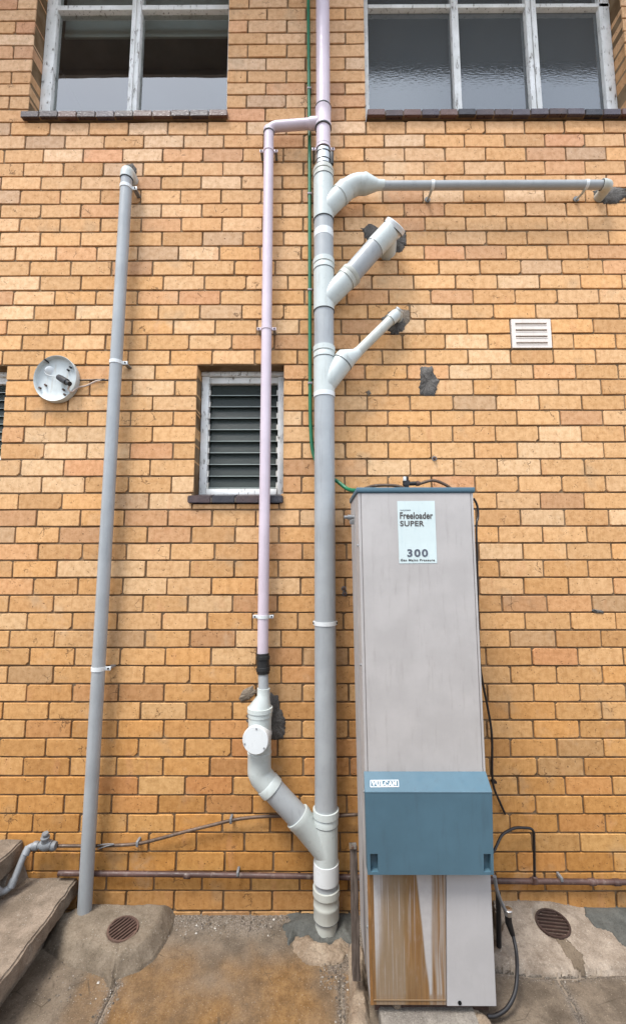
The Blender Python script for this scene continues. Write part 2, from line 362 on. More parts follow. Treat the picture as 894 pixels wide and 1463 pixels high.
XA, XB = -3.1, 3.1
WL = (-1.750, -.533, 4.42, 5.70); WR = (.315, 1.93, 4.42, 5.70); WS = (-.665, -.172, 2.1282, 2.8669); WF = (-2.24, -1.747, 2.3182, 2.8669)
VT = (1.122, 1.362, 2.9566, 3.1406)
OPEN = [WL, WR, WS, WF, VT]
bld = thing('brick_building', 'two storey golden tan brick building wall with white framed windows, behind all the pipes', 'building')
DEP = .105
m = B()                                              # mortar bed: one solid wall with real openings
xs = sorted({XA, XB, *[v for o in OPEN for v in o[:2]]}); MO = [WL, WR, (*WS[:2], 2.068, WS[3]), WF, VT]; zs = sorted({-.3, 5.78, *[v for o in MO for v in o[2:]]})
def is_open(xc, zc, g=0): return any(o[0] < xc < o[1] and o[2] < zc < o[3] for o in MO)
gx = []
for a, b in zip(xs, xs[1:]):
    n = max(1, int((b-a)/.3)); gx += [a+(b-a)*k/n for k in range(n)]
gx.append(xs[-1])
VV = {}
def gv(x, y, z):
    k = (round(x, 5), y, round(z, 5))
    if k not in VV: VV[k] = m.verts.new((x, y, z))
    return VV[k]
YF, YB = .0075, .125
cell = {}
for i, (a, b) in enumerate(zip(gx, gx[1:])):
    for j, (c, d) in enumerate(zip(zs, zs[1:])): cell[i, j] = not is_open((a+b)/2, (c+d)/2)
for (i, j), s in cell.items():
    if not s: continue
    a, b, c, d = gx[i], gx[i+1], zs[j], zs[j+1]
    m.faces.new([gv(a, YF, c), gv(b, YF, c), gv(b, YF, d), gv(a, YF, d)])
    m.faces.new([gv(a, YB, c), gv(a, YB, d), gv(b, YB, d), gv(b, YB, c)])
    for di, dj, q in ((-1, 0, (a, c, a, d)), (1, 0, (b, c, b, d)), (0, -1, (a, c, b, c)), (0, 1, (a, d, b, d))):
        if not cell.get((i+di, j+dj), False):
            m.faces.new([gv(q[0], YF, q[1]), gv(q[2], YF, q[3]), gv(q[2], YB, q[3]), gv(q[0], YB, q[1])])
wall = obj('wall', m, M_mortar, bld)

def brick_outline(rs, hl=.115, hh=.04):
    J = lambda s=.0009: rs.uniform(-s, s)
    def cr(): return rs.choice((.002, .003, .003, .004, .006, .010)) if rs.random() < .88 else .018
    r = [cr()*.8, cr()*.8, cr()*.55, cr()*.55]     # lower corners are rounder in this wall
    p = []
    p += [(-hl+J(), -hh+r[0]), (-hl+r[0], -hh+J())]
    p += [(rs.uniform(-.04, .04), -hh+J(.0016))]
    p += [(hl-r[1], -hh+J()), (hl+J(), -hh+r[1])]
    p += [(hl+J(), hh-r[2]), (hl-r[2], hh+J())]
    p += [(rs.uniform(-.04, .04), hh+J(.0016))]
    p += [(-hl+r[3], hh+J()), (-hl+J(), hh-r[3])]
    return p
def brick_verts(rs):
    o = brick_outline(rs); n = len(o); tx, tz = rs.uniform(-.0012, .0012), rs.uniform(-.001, .001); ins = .0016
    vs = [(x, DEP, z) for x, z in [(-.115 if x < 0 else .115, 0) if False else (x, z) for x, z in o]]
    vs += [(x, .0028, z) for x, z in o]
    vs += [(x*(1-ins/.115), tx*x/.115+tz*z/.04, z*(1-ins/.04)) for x, z in o]
    fs = [tuple(range(2*n, 3*n))]
    for k in range(n):
        q = (k+1) % n
        fs += [(k, q, n+q, n+k), (n+k, n+q, 2*n+q, 2*n+k)]
    return vs, fs
rb = random.Random(3)
VAR = [brick_verts(rb) for _ in range(18)]
VARM = []
for vs, fs in VAR:
    me = bpy.data.meshes.new('brick'); me.from_pydata(vs, [], fs); me.materials.append(MB_own); me.update(); VARM.append(me)
TINTS = [((.620, .378, .182), 12), ((.595, .352, .162), 10), ((.640, .405, .210), 9), ((.565, .328, .150), 6), ((.605, .345, .170), 3),
         ((.60, .325, .165), 1), ((.660, .445, .250), 4), ((.51, .335, .190), 2), ((.52, .300, .155), 3), ((.50, .330, .190), 1), ((.63, .362, .158), 6)]
TP = [(t[0]*1.01, t[1]*.985, t[2]*.99) for t, k in TINTS for _ in range(k)]
bricks = []
rc = random.Random(11)
def mkbrick(x0, x1, z0, z1, i):
    t = rc.choice(TP); v = rc.uniform(.92, 1.07)
    dn = min(1, max(0, (i-26)/18.0))                 # lower courses tinted deeper and browner, painting in the light's falloff downward
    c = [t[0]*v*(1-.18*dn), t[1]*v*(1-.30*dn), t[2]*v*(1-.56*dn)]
    if i >= 46: dm = .45 if i == 47 else .2; c = [c[0]*(1-dm)+.33*dm, c[1]*(1-dm)+.235*dm, c[2]*(1-dm)+.15*dm]
    up = min(1, max(0, (14-i)/18.0))
    c = [c[0]*(1+.02*up), c[1]*(1+.05*up), c[2]*(1+.20*up)]
    bricks.append((x0, x1, z0, z1, c, rc.randrange(len(VAR)), rc.uniform(-.0014, .0014), rc.random() < .5))
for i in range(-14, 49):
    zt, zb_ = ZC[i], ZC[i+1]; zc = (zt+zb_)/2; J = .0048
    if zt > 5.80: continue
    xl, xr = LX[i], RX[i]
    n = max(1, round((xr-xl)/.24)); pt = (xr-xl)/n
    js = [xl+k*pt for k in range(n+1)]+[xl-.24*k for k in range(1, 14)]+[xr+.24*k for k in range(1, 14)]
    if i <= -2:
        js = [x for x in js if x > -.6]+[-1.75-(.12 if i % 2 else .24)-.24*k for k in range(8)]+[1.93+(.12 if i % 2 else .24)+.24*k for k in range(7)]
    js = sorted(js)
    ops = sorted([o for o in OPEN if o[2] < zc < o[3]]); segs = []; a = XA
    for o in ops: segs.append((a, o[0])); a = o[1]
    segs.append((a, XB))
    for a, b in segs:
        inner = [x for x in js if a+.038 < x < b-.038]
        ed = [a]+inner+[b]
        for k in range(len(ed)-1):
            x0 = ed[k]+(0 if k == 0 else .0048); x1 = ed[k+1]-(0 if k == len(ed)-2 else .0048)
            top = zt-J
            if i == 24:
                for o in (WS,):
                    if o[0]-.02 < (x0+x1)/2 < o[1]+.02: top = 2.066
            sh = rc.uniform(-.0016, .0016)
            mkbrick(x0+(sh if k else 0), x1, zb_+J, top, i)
def area(b):
    c = [proj(Vector((x, 0, z))) for x, z in ((b[0], b[2]), (b[1], b[2]), (b[1], b[3]), (b[0], b[3]))]
    x0 = min(p[0] for p in c); x1 = max(p[0] for p in c); y0 = min(p[1] for p in c); y1 = max(p[1] for p in c)
    w_ = min(x1, 894)-max(x0, 0); h_ = min(y1, 1463)-max(y0, 0)
    if w_ < 3 or h_ < 3: return 0
    if x0 > 505 and x1 < 690 and y0 > 700: return 0
    return w_*h_
bricks.sort(key=area, reverse=True)
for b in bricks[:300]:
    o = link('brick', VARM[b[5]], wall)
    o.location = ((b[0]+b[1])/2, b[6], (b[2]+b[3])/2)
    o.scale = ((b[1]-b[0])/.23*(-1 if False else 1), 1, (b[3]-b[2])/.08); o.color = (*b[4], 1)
vs, fs, cs = [], [], []
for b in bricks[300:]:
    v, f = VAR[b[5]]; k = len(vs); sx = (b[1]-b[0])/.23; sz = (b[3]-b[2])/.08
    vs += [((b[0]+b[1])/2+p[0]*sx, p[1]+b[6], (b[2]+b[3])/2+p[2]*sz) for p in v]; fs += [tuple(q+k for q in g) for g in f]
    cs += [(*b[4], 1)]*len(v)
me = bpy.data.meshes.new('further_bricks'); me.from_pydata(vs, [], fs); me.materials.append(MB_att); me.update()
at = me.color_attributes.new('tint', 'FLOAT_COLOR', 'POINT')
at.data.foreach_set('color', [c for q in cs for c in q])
o = link('further_bricks', me, wall); o['kind'] = 'stuff'; o['label'] = 'the upper and farther bricks of the tan wall'
# eave with soffit and fascia, just above the photograph and mirrored in the window panes
e = B(); box(e, XA, XB, -.53, .12, 5.785, 5.80); ev = obj('soffit', e, simple('soffit_board', (.20, .19, .18), .8, .2, bump=.001), bld)
e = B(); box(e, XA, XB, -.556, -.532, 5.74, 5.96); obj('fascia', e, simple('fascia_board', (.38, .37, .36), .6, .3), bld)
e = B(); hexa(e, [(XA, -.575, 5.965), (XB, -.575, 5.965), (XB, 2.6, 5.965), (XA, 2.6, 5.965)], [(XA, -.575, 5.985), (XB, -.575, 5.985), (XB, 2.6, 6.8), (XA, 2.6, 6.8)])
obj('roof', e, simple('roof_sheet', (.16, .07, .05), .7, .3), bld)
# rooms behind the windows
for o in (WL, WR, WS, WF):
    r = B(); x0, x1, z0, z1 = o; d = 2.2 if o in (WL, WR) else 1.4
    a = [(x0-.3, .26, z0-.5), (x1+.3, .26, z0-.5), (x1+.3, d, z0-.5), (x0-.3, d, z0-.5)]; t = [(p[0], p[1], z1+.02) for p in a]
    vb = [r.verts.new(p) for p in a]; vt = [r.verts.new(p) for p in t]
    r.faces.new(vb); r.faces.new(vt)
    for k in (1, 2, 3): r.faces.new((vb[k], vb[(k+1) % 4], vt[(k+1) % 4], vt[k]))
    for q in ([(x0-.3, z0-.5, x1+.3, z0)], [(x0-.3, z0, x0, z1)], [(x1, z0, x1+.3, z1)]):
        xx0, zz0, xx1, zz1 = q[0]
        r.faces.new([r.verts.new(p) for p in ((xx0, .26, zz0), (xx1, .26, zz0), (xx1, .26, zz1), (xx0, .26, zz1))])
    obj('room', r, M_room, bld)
# cavity lining between the outer leaf and the room
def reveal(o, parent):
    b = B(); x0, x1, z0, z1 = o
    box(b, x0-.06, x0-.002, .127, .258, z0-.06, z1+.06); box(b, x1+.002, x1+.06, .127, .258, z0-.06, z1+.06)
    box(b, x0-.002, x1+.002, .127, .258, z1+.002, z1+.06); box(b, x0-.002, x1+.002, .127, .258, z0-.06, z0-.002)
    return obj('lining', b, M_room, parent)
def fbox(parent, name, x0, x1, y0, y1, z0, z1, bev=.003, mat=None):
    b = B(); box(b, x0, x1, y0, y1, z0, z1, bev); return obj(name, b, mat or M_frame, parent)
def sill(parent, x0, x1, ztop, h, fr, pitch, rs, drop=.0):
    "row of glazed sill tiles, each one separate, sloping to the front"
    n = round((x1-x0)/pitch); w_ = (x1-x0)/n; seq = []
    for k in range(n):
        a = x0+k*w_+.0025; b_ = x0+(k+1)*w_-.0025; dz = rs.uniform(-.0015, .0015); dy = rs.uniform(-.002, .002)
        t = B(); f = -fr+dy
        hexa(t, [(a, f, ztop-h+dz), (b_, f, ztop-h+dz), (b_, .10, ztop-h+.028), (a, .10, ztop-h+.028)],
             [(a, f, ztop+dz), (b_, f, ztop+dz), (b_, .10, ztop+.03), (a, .10, ztop+.03)])
        bmesh.ops.bevel(t, geom=list(t.edges), offset=.003, segments=2, affect='EDGES')
        mt = rs.choice(M_tiles+[M_tiles[0], M_tiles[0]]); obj('sill_tile', t, mt, parent)
    g = B(); box(g, x0+.004, x1-.004, -fr+.008, .10, ztop-h+.006, ztop-.006); obj('sill_mortar', g, M_mortar, parent)
# big left window
wl = link('window', None, bld) if False else bpy.data.objects.new('window', None)
COL.objects.link(wl); wl.parent = bld; wl['label'] = 'upper left window with two clear panes reflecting the sky'
rs = random.Random(5)
sill(wl, -1.775, -.520, 4.465, .042, .030, .1135, rs)
FY0, FY1 = .092, .15
def X(px, py, out): return P(px, py, out).x
def Zy(px, py, out): return P(px, py, out).z
zt = Zy(200, 12.5, -.10)                       # transom height
zf = 4.472
fbox(wl, 'stile', -1.748, -1.678, FY0, FY1, zf, 5.69)
fbox(wl, 'stile', -.556, -.535, FY0, FY1, zf, 5.69)
xm = X(192.5, 100, -.10)
fbox(wl, 'mullion', xm-.030, xm+.030, FY0-.006, FY1, zf, 5.69)
fbox(wl, 'mullion_bead', xm-.006, xm+.003, FY0-.018, FY0-.007, zf, 5.69, .002)
fbox(wl, 'transom', -1.677, xm-.031, FY0, FY1, zt-.018, zt+.018); fbox(wl, 'transom', xm+.031, -.557, FY0, FY1, zt-.018, zt+.018)
fbox(wl, 'bottom_rail', -1.677, xm-.031, FY0+.004, FY1, zf, zf+.022); fbox(wl, 'bottom_rail', xm+.031, -.557, FY0+.004, FY1, zf, zf+.022)
for a, b in ((-1.677, xm-.031), (xm+.031, -.557)):
    for c, d in ((zf+.023, zt-.019), (zt+.019, 5.69)):
        fbox(wl, 'pane', a+.0005, b-.0005, .122, .126, c, d, 0, M_glass)
fbox(wl, 'blind', -1.70, -.58, .215, .218, Zy(200, 50, -.215), 5.69, 0, M_blind)
fbox(wl, 'blind_rail', -1.70, -.58, .209, .225, Zy(200, 50, -.215)-.022, Zy(200, 50, -.215)-.001, .003, M_blind)
reveal(WL, wl)
# big right window
wr = bpy.data.objects.new('window', None); COL.objects.link(wr); wr.parent = bld; wr['label'] = 'upper right window with dark obscured glass panes'
sill(wr, .322, 1.96, 4.465, .042, .030, .1115, rs)
ms = [X(651, 90, -.10), X(761, 90, -.10), X(886, 90, -.10)]
fbox(wr, 'stile', .318, .352, FY0, FY1, zf, 5.69); fbox(wr, 'stile', 1.86, 1.927, FY0, FY1, zf, 5.69)
prev = .353
for k, x in enumerate(ms):
    hw = (.022, .034, .034)[k]
    if k == 0: fbox(wr, 'mullion', x-hw, x+hw, FY0-.008, FY1, zf, 5.69)
    else:
        fbox(wr, 'mullion', x-hw, x-.003, FY0-.006, FY1, zf, 5.69); fbox(wr, 'mullion', x+.003, x+hw, FY0-.006, FY1, zf, 5.69)
        fbox(wr, 'mullion_groove', x-.0028, x+.0028, FY0+.01, FY1, zf, 5.69, 0, M_wood)
    for seg in ((prev, x-hw-.001),):
        fbox(wr, 'transom', *seg, FY0, FY1, zt-.014, zt+.014); fbox(wr, 'bottom_rail', *seg, FY0+.004, FY1, zf, zf+.008)
        fbox(wr, 'pane', seg[0]+.0005, seg[1]-.0005, .122, .126, zf+.009, zt-.015, 0, M_obsc); fbox(wr, 'pane', seg[0]+.0005, seg[1]-.0005, .122, .126, zt+.015, 5.69, 0, M_obsc)
    prev = x+hw+.001
fbox(wr, 'pane', prev, 1.859, .122, .126, zf, 5.69, 0, M_obsc)
fbox(wr, 'blind', .34, 1.90, .20, .203, Zy(600, 36, -.2), 5.69, 0, M_blind)
reveal(WR, wr)
# louvre windows
def louvre(o, label):
    x0, x1, z0, z1 = o
    wn = bpy.data.objects.new('louvre_window', None); COL.objects.link(wn); wn.parent = bld; wn['label'] = label
    b = B(); box(b, x0-.028, x1+.004, -.021, .09, 2.072, 2.112, .003)
    b.free()
    n = 4; w_ = (x1+.004-(x0-.028))/n; rs_ = random.Random(8)
    for k in range(n if o is WS else 0):
        a = x0-.028+k*w_+.003; c = a+w_-.006; t = B()
        hexa(t, [(a, -.024, 2.070), (c, -.024, 2.070), (c, .095, 2.080), (a, .095, 2.080)], [(a, -.024, 2.110), (c, -.024, 2.110), (c, .095, 2.135), (a, .095, 2.135)])
        bmesh.ops.bevel(t, geom=list(t.edges), offset=.004, segments=2, affect='EDGES'); obj('sill_tile', t, M_tiles[2] if k % 2 else M_tiles[0], wn)
    if o is WS: fbox(wn, 'sill_mortar', x0-.022, x1, -.018, .094, 2.074, 2.1, 0, M_patchl)
    y0, y1 = .094, .15
    fbox(wn, 'stile', x0+.004, x0+.046, y0, y1, z0+.003, z1-.028); fbox(wn, 'stile', x1-.040, x1-.003, y0, y1, z0+.003, z1-.028)
    fbox(wn, 'sub_sill', x0+.004, x1-.004, y0+.004, y1, z0-.06, z0+.002, 0)
    fbox(wn, 'bottom_rail', x0+.047, x1-.041, y0-.006, y1, z0+.003, z0+.038); fbox(wn, 'head_rail', x0+.047, x1-.041, y0+.012, y1, z1-.066, z1-.029)
    fbox(wn, 'lintel_board', x0+.002, x1-.002, .085, y1, z1-.027, z1-.002, .002)
    a, c = x0+.056, x1-.050; zb0, zt0 = z0+.045, z1-.070; k9 = 9; st = (zt0-zb0)/k9
    for k in range(k9):
        zz = zb0+st*k; t = B(); al = radians(17); h = st*1.10
        p = [(.112, zz), (.112+.004, zz), (.112+.004+h*sin(al), zz+h*cos(al)), (.112+h*sin(al), zz+h*cos(al))]
        hexa(t, [(a, *p[0]), (c, *p[0]), (c, *p[1]), (a, *p[1])], [(a, *p[3]), (c, *p[3]), (c, *p[2]), (a, *p[2])])
        bl = obj('louvre_blade', t, M_louv, wn, 20)
        t = B(); box(t, a, c, .1105, .1118, zz-.0005, zz+.0035); obj('blade_edge', t, simple('ground_glass_edge', (.22, .25, .23), .5, .4) if k == 0 and not EDGE else EDGE[0], wn) if EDGE else None
        if not EDGE: t.free()
        for s, xx in ((-1, a-.009), (1, c+.001)):
            t = B(); hexa(t, [(xx, .100, zz-.004), (xx+.008, .100, zz-.004), (xx+.008, .13, zz+.008), (xx, .13, zz+.008)], [(xx, .104, zz+.03), (xx+.008, .104, zz+.03), (xx+.008, .135, zz+.04), (xx, .135, zz+.04)])
            obj('blade_clip', t, M_clip, wn)
    reveal((x0, x1, z0, z1), wn)
    return wn
EDGE = [simple('ground_glass_edge', (.30, .34, .32), .5, .4)]
M_clip = simple('aluminium_clip', (.50, .47, .42), .45, .5, .6, dirt=(.25, .18, .12))
louvre(WS, 'small louvred window behind the lilac pipe'); louvre(WF, 'small window cut off by the left edge')
# air vent
vt = bpy.data.objects.new('air_vent', None); COL.objects.link(vt); vt.parent = bld; vt['label'] = 'cream wall vent with four slots'
x0, x1, z0, z1 = 1.130, 1.355, 2.963, 3.135
b = B(); zz = [z0, z0+.022]; sh = .0125; gap = (z1-z0-.044-4*sh)/3
rows = []; z = z0+.022
for k in range(4): rows.append((z, z+sh)); z += sh+gap
cuts = [z0]+[v for r in rows for v in r]+[z1]; xa, xb = x0+.022, x1-.022
for k in range(len(cuts)-1):
    c, d = cuts[k], cuts[k+1]
    if k % 2 == 0: box(b, xa, xb, -.004, .02, c, d)
box(b, x0, xa, -.004, .02, z0, z1); box(b, xb, x1, -.004, .02, z0, z1)
obj('vent_plate', b, M_vent, vt)
for c, d in rows:
    b = B(); hexa(b, [(xa, -.006, c-.004), (xb, -.006, c-.004), (xb, .018, d+.001), (xa, .018, d+.001)], [(xa, -.006, c-.0015), (xb, -.006, c-.0015), (xb, .018, d+.004), (xa, .018, d+.004)])
    obj('vent_blade', b, M_vent, vt)
b = B(); box(b, x0-.004, x1+.004, .03, .1, z0-.004, z1+.004); obj('vent_cavity', b, M_dark, vt)
# smears of mortar on the wall
def smear(pts, mat, th=.004, label=None, seed=1):
    c = Vector((0, 0, 0)); pp = [P(*p) for p in pts]
    for p in pp: c += p
    c /= len(pp); rs_ = random.Random(seed); out = []
    n = len(pp)
    for k in range(n):
        a, b_ = pp[k], pp[(k+1) % n]
        for s in range(9):
            p = a.lerp(b_, s/9); p = c+(p-c)*(1+.10*noise.noise(p*24)+.13*noise.noise(p*80)); out.append(p)
    m_ = B(); K = len(out)
    r0_ = [m_.verts.new((p.x, .006, p.z)) for p in out]
    r1_ = [m_.verts.new((c.x+(p.x-c.x)*.93, -th*.7, c.z+(p.z-c.z)*.93)) for p in out]
    r2_ = [m_.verts.new((c.x+(p.x-c.x)*.5, -th-rs_.uniform(0, .004), c.z+(p.z-c.z)*.5)) for p in out]
    ct = m_.verts.new((c.x, -th-.003, c.z))
    for k in range(K):
        q = (k+1) % K
        m_.faces.new((r0_[k], r0_[q], r1_[q], r1_[k])); m_.faces.new((r1_[k], r1_[q], r2_[q], r2_[k])); m_.faces.new((r2_[k], r2_[q], ct))
    return obj('mortar_smear', m_, mat, bld, 60, label)
smear([(514, 326), (530, 320), (548, 330), (562, 325), (580, 330), (582, 348), (574, 361), (560, 366), (540, 352), (528, 350)], M_patch, .005, 'dark smear round the upper branch outlet', 1)
smear([(545, 455), (556, 446), (572, 446), (580, 456), (579, 472), (566, 479), (553, 474)], M_patch, .005, 'dark smear round the lower branch outlet', 2)
smear([(600, 523), (618, 522), (620, 533), (627, 543), (625, 556), (621, 566), (610, 567), (598, 564), (598, 552), (600, 545), (599, 534)], M_patch, .003, 'dark mortar patch in the bare wall', 3)
smear([(552, 446), (566, 439), (584, 443), (587, 458), (578, 470)], M_patchl, .002, None, 4)
smear([(384, 990), (398, 992), (400, 1010), (407, 1024), (409, 1042), (405, 1056), (388, 1058), (350, 1052), (352, 1020)], M_patch, .006, 'dark mortar behind the trap', 5)
smear([(340, 998), (348, 985), (362, 978), (366, 990), (356, 1000), (344, 1003)], M_patchl, .004, None, 6)
smear([(846, 273), (862, 268), (880, 267), (894, 270), (895, 281), (880, 291), (862, 292), (850, 284)], M_patch, .006, 'black sealant at the end of the horizontal pipe', 7)
smear([(684, 996), (0, 0)] and [(522, 560), (527, 557), (530, 562), (526, 566)], M_patchl, .002, None, 8)
smear([(842, 872), (848, 870), (862, 873), (862, 877), (850, 876)], M_patch, .003, None, 9)
smear([(176, 236), (190, 234), (196, 241), (195, 252), (180, 252)], M_patch, .004, 'dark hole edge at the top of the left pipe', 10)
# ------------------------------------------------------------------ drainage stack (one glued assembly)
st = thing('drainage_stack', 'tall grey plastic soil stack with side branches and a lilac loop, left of the heater', 'drain pipe')
YS = .09
def ax(py, out=YS, top=(461, 240), bot=(467, 1325)):
    x = top[0]+(bot[0]-top[0])*(py-top[1])/(bot[1]-top[1]); return P(x, py, out)
XS = .0545
def SZ(py, out=YS): return P(464, py, out).z
def SP(py, out=YS):
    return Vector((XS, -out, SZ(py, out)))
def seg(name, y0, y1, r, mat, label=None, parent=st, x=None, out=YS, prof=None, sg=36):
    A, C = Vector((XS if x is None else x, -out, SZ(y0, out))), Vector((XS if x is None else x, -out, SZ(y1, out)))
    b = B(); lathe(b, A, C, prof or [(0, r), (1, r)], sg); return obj(name, b, mat, parent, 35, label)
def ringed(r, lip=.004, n=2):
    return [(0, r*.96), (.0, r+lip), (.10, r+lip+.001), (.16, r), (.5, r), (.52, r+.0015), (.62, r+.0015), (.64, r), (1, r), (1, r*.96)]
seg('lilac_pipe', -90, 214, .0408, M_lil, 'lilac vent pipe above the grey stack')
seg('lilac_tee', 154, 184, .046, M_lil, None, prof=[(0, .0408), (0, .0465), (.16, .0465), (.2, .0445), (.8, .0445), (.84, .0475), (1, .0475), (1, .0408)])
for y in (155.5, 183.5): seg('joint_ring', y-.7, y+.8, .0482, M_ringd)
def saddle(parent, c, r, w_, mat=M_white, ear=.024, ears=(-1, 1), h=.017, wallback=True):
    b = B(); lathe(b, c+Vector((0, 0, h/2)), c-Vector((0, 0, h/2)), [(0, r), (0, r+.0025), (1, r+.0025), (1, r)], 32)
    cl = obj('pipe_clip', b, mat, parent)
    for s in ears:
        b = B(); x = c.x+s*(r+.0005); box(b, min(x, x+s*ear), max(x, x+s*ear), c.y-.002+.0, c.y+.003, c.z-h/2, c.z+h/2, .0015); obj('ear', b, mat, cl)
        b = B(); lathe(b, (x+s*ear*.6, c.y-.007, c.z), (x+s*ear*.6, c.y+.02, c.z), [(0, .0045), (1, .0045)], 10); obj('screw', b, M_blk, cl)
        b = B(); box(b, min(x, x+s*ear)+.004, max(x, x+s*ear)-.004, c.y+.0035, .0, c.z-.004, c.z+.004); obj('standoff', b, M_galv, cl)
    return cl
saddle(st, SP(213), .0412, .02, M_lil)
seg('joint_ring', 210.3, 211.3, .0425, M_ringd)
seg('rubber_coupling', 218, 243, .047, M_rub, 'black rubber coupling with steel clamps')
for y0, y1 in ((219.5, 223), (236, 240)): seg('clamp_band', y0, y1, .0487, M_steel)
b = B(); c = SP(229.5); 
lathe(b, c+Vector((0, 0, .02)), c-Vector((0, 0, .02)), [(0, .047), (0, .0485), (1, .0485), (1, .047)], 32); obj('coupling_sleeve', b, M_steel, st)
b = B(); c = SP(231); box(b, c.x+.040, c.x+.058, c.y-.035, c.y-.015, c.z-.045, c.z+.03, .003); obj('clamp_screw_housing', b, M_rub, st)
# lilac loop to the left
xl = -.2657; YL = .06
ze = P(385, 181.5, YL).z
b = B(); p0 = Vector((XS-.03, -YS, P(445, 176, YS).z)); p1 = Vector((xl, -YL, ze)); p2 = Vector((xl, -YL, P(377, 940, YL).z))
tube(b, fillet([p0, p1, p2], .055, 9), .0285, 28); obj('lilac_loop_pipe', b, M_lil, st, 60, 'narrow lilac pipe looping down to the trap')
d = (p1-p0).normalized()
b = B(); lathe(b, p0+d*.0, p0+d*.055, [(0, .033), (.8, .033), (1, .0285)], 28); obj('socket', b, M_lil, st)
c = Vector((xl, -YL, P(384, 190, YL).z)); b = B(); lathe(b, c+Vector((0, 0, .03)), c, [(0, .0285), (.2, .0322), (1, .0322), (1, .0285)], 28); obj('elbow_socket', b, M_lil, st)
b = B(); lathe(b, c+Vector((0, 0, .002)), c-Vector((0, 0, .003)), [(0, .0328), (1, .0328)], 28); obj('joint_ring', b, M_ringd, st)
for y in (216, 470, 881):
    c = Vector((xl, -YL, P(380, y, YL).z)); saddle(st, c, .029, .02, M_white if y > 800 else M_lil)
# black coupling and trap under the loop
xt = P(371, 1050, YS).x
cz = lambda y: P(373, y, YS).z
def tp(x, y, out=YS): return P(x, y, out)
b = B(); A = Vector((xl, -YL-.004, cz(935))); C = Vector((P(376, 964, .07).x, -.07, cz(964)))
lathe(b, A, C, [(0, .029), (0, .0325), (.12, .0325), (.14, .036), (.3, .036), (.32, .0325), (.68, .0325), (.7, .036), (.86, .036), (.88, .0325), (1, .032), (1, .027)], 28); obj('rubber_coupling', b, M_rub, st, 35, 'black rubber coupling on the lilac loop')
b = B(); D = Vector((P(376.5, 990, .08).x, -.08, cz(990))); lathe(b, C+Vector((0, 0, .01)), D, [(0, .0265), (1, .0265)], 28); obj('grey_pipe', b, M_grey, st)
b = B(); rings = []
E0 = Vector((xt, -YS, cz(1012)))
tube(b, [D+Vector((0, 0, .02)), D-Vector((0, 0, .02)), E0+Vector((0, 0, .005)), E0-Vector((0, 0, .01))], [.032, .032, .056, .056], 32); obj('reducer', b, M_fit, st, 50)
b = B(); lathe(b, Vector((xt, -YS, cz(1010))), Vector((xt, -YS, cz(1027))), [(0, .054), (0, .0625), (.35, .0635), (.4, .060), (.75, .060), (.8, .0575), (1, .057)], 36); obj('collar', b, M_fit, st)
b = B(); lathe(b, Vector((xt, -YS, cz(1027))), Vector((xt, -YS, cz(1101))), [(0, .0572), (.62, .0572), (.63, .0595), (.66, .0595), (.68, .0578), (1, .0578)], 36)
obj('inspection_tee', b, M_fit, st)
c = P(365.6, 1056.7, .17); nrm = Vector((-.16, -1, .02)).normalized()
b = B(); lathe(b, c-nrm*.09, c+nrm*.012, [(0, .055), (.75, .055), (.76, .064), (.97, .064), (1, .0615)], 40)
cp = obj('inspection_cap', b, M_white, st, 30, 'round white inspection cap on the trap')
u_ = nrm.orthogonal().normalized(); v_ = nrm.cross(u_)
for a in (100, 220, 335):
    s = c+nrm*.012+(u_*cos(radians(a))+v_*sin(radians(a)))*.054; b = B(); lathe(b, s-nrm*.002, s+nrm*.003, [(0, .004), (1, .004)], 10); obj('cap_screw', b, M_galv, cp)
Q1 = Vector((xt, -YS, cz(1098))); Q2 = P(383.5, 1121, YS); Q3 = P(427, 1168, YS); Q4 = P(466, 1216, YS)
Q4 = Vector((XS, -YS, Q4.z))
dr = (Q4-Q2).normalized(); knee = Vector((xt, -YS, Q2.z+(Q2.x-xt)*(-dr.z/dr.x)))
b = B(); tube(b, [Vector((xt, -YS, cz(1098))), knee+Vector((0, 0, .012)), knee+dr*.015, Q2+dr*.012], [.0578, .0578, .0578, .0578], 36); obj('bend', b, M_fit, st, 50)
b = B(); lathe(b, knee+dr*.055, Q2+dr*.03, [(0, .0578), (.1, .0605), (1, .0605), (1, .055)], 36); obj('collar', b, M_fit, st)
b = B(); lathe(b, Q2, Q3+dr*.02, [(0, .0548), (1, .0548)], 36); obj('grey_pipe', b, M_grey, st)
b = B(); lathe(b, Q3-dr*.012, Q4, [(0, .0548), (0, .063), (.10, .064), (.13, .061), (.22, .061), (.24, .059), (1, .0575)], 36); obj('branch_socket', b, M_fit, st)
# main stack, top to bottom
def collar(y0, y1, r0=.0555, mat=M_fit, lip=.0045):
    seg('collar', y0, y1, r0, mat, prof=[(0, r0), (0, r0+lip), (.45, r0+lip+.001), (.5, r0+.001), (.55, r0+.003), (1, r0+.003), (1, r0)])
seg('collar', 243, 256, .056, M_fitb, prof=[(0, .046), (0, .0565), (.2, .060), (.45, .060), (.5, .0565), (.6, .0585), (1, .0585)])
seg('branch_junction', 256, 316, .0572, M_fit)
seg('grey_pipe', 316, 378, .0545, M_grey)
seg('band', 332, 342, .0555, M_white)
collar(373, 388); seg('branch_junction', 388, 445, .0572, M_fit)
seg('grey_pipe', 445, 503, .0545, M_grey)
collar(497, 513); seg('branch_junction', 513, 563, .0572, M_fit); seg('band', 562, 568.5, .058, M_white)
seg('grey_pipe', 568, 1158, .0545, M_grey, 'long grey main pipe of the stack')
c = SP(890); saddle(st, c, .0552, .02, M_white, ear=.006, h=.02)
collar(1155, 1176, .057, M_fit, .006); seg('branch_junction', 1176, 1232, .0575, M_fit)
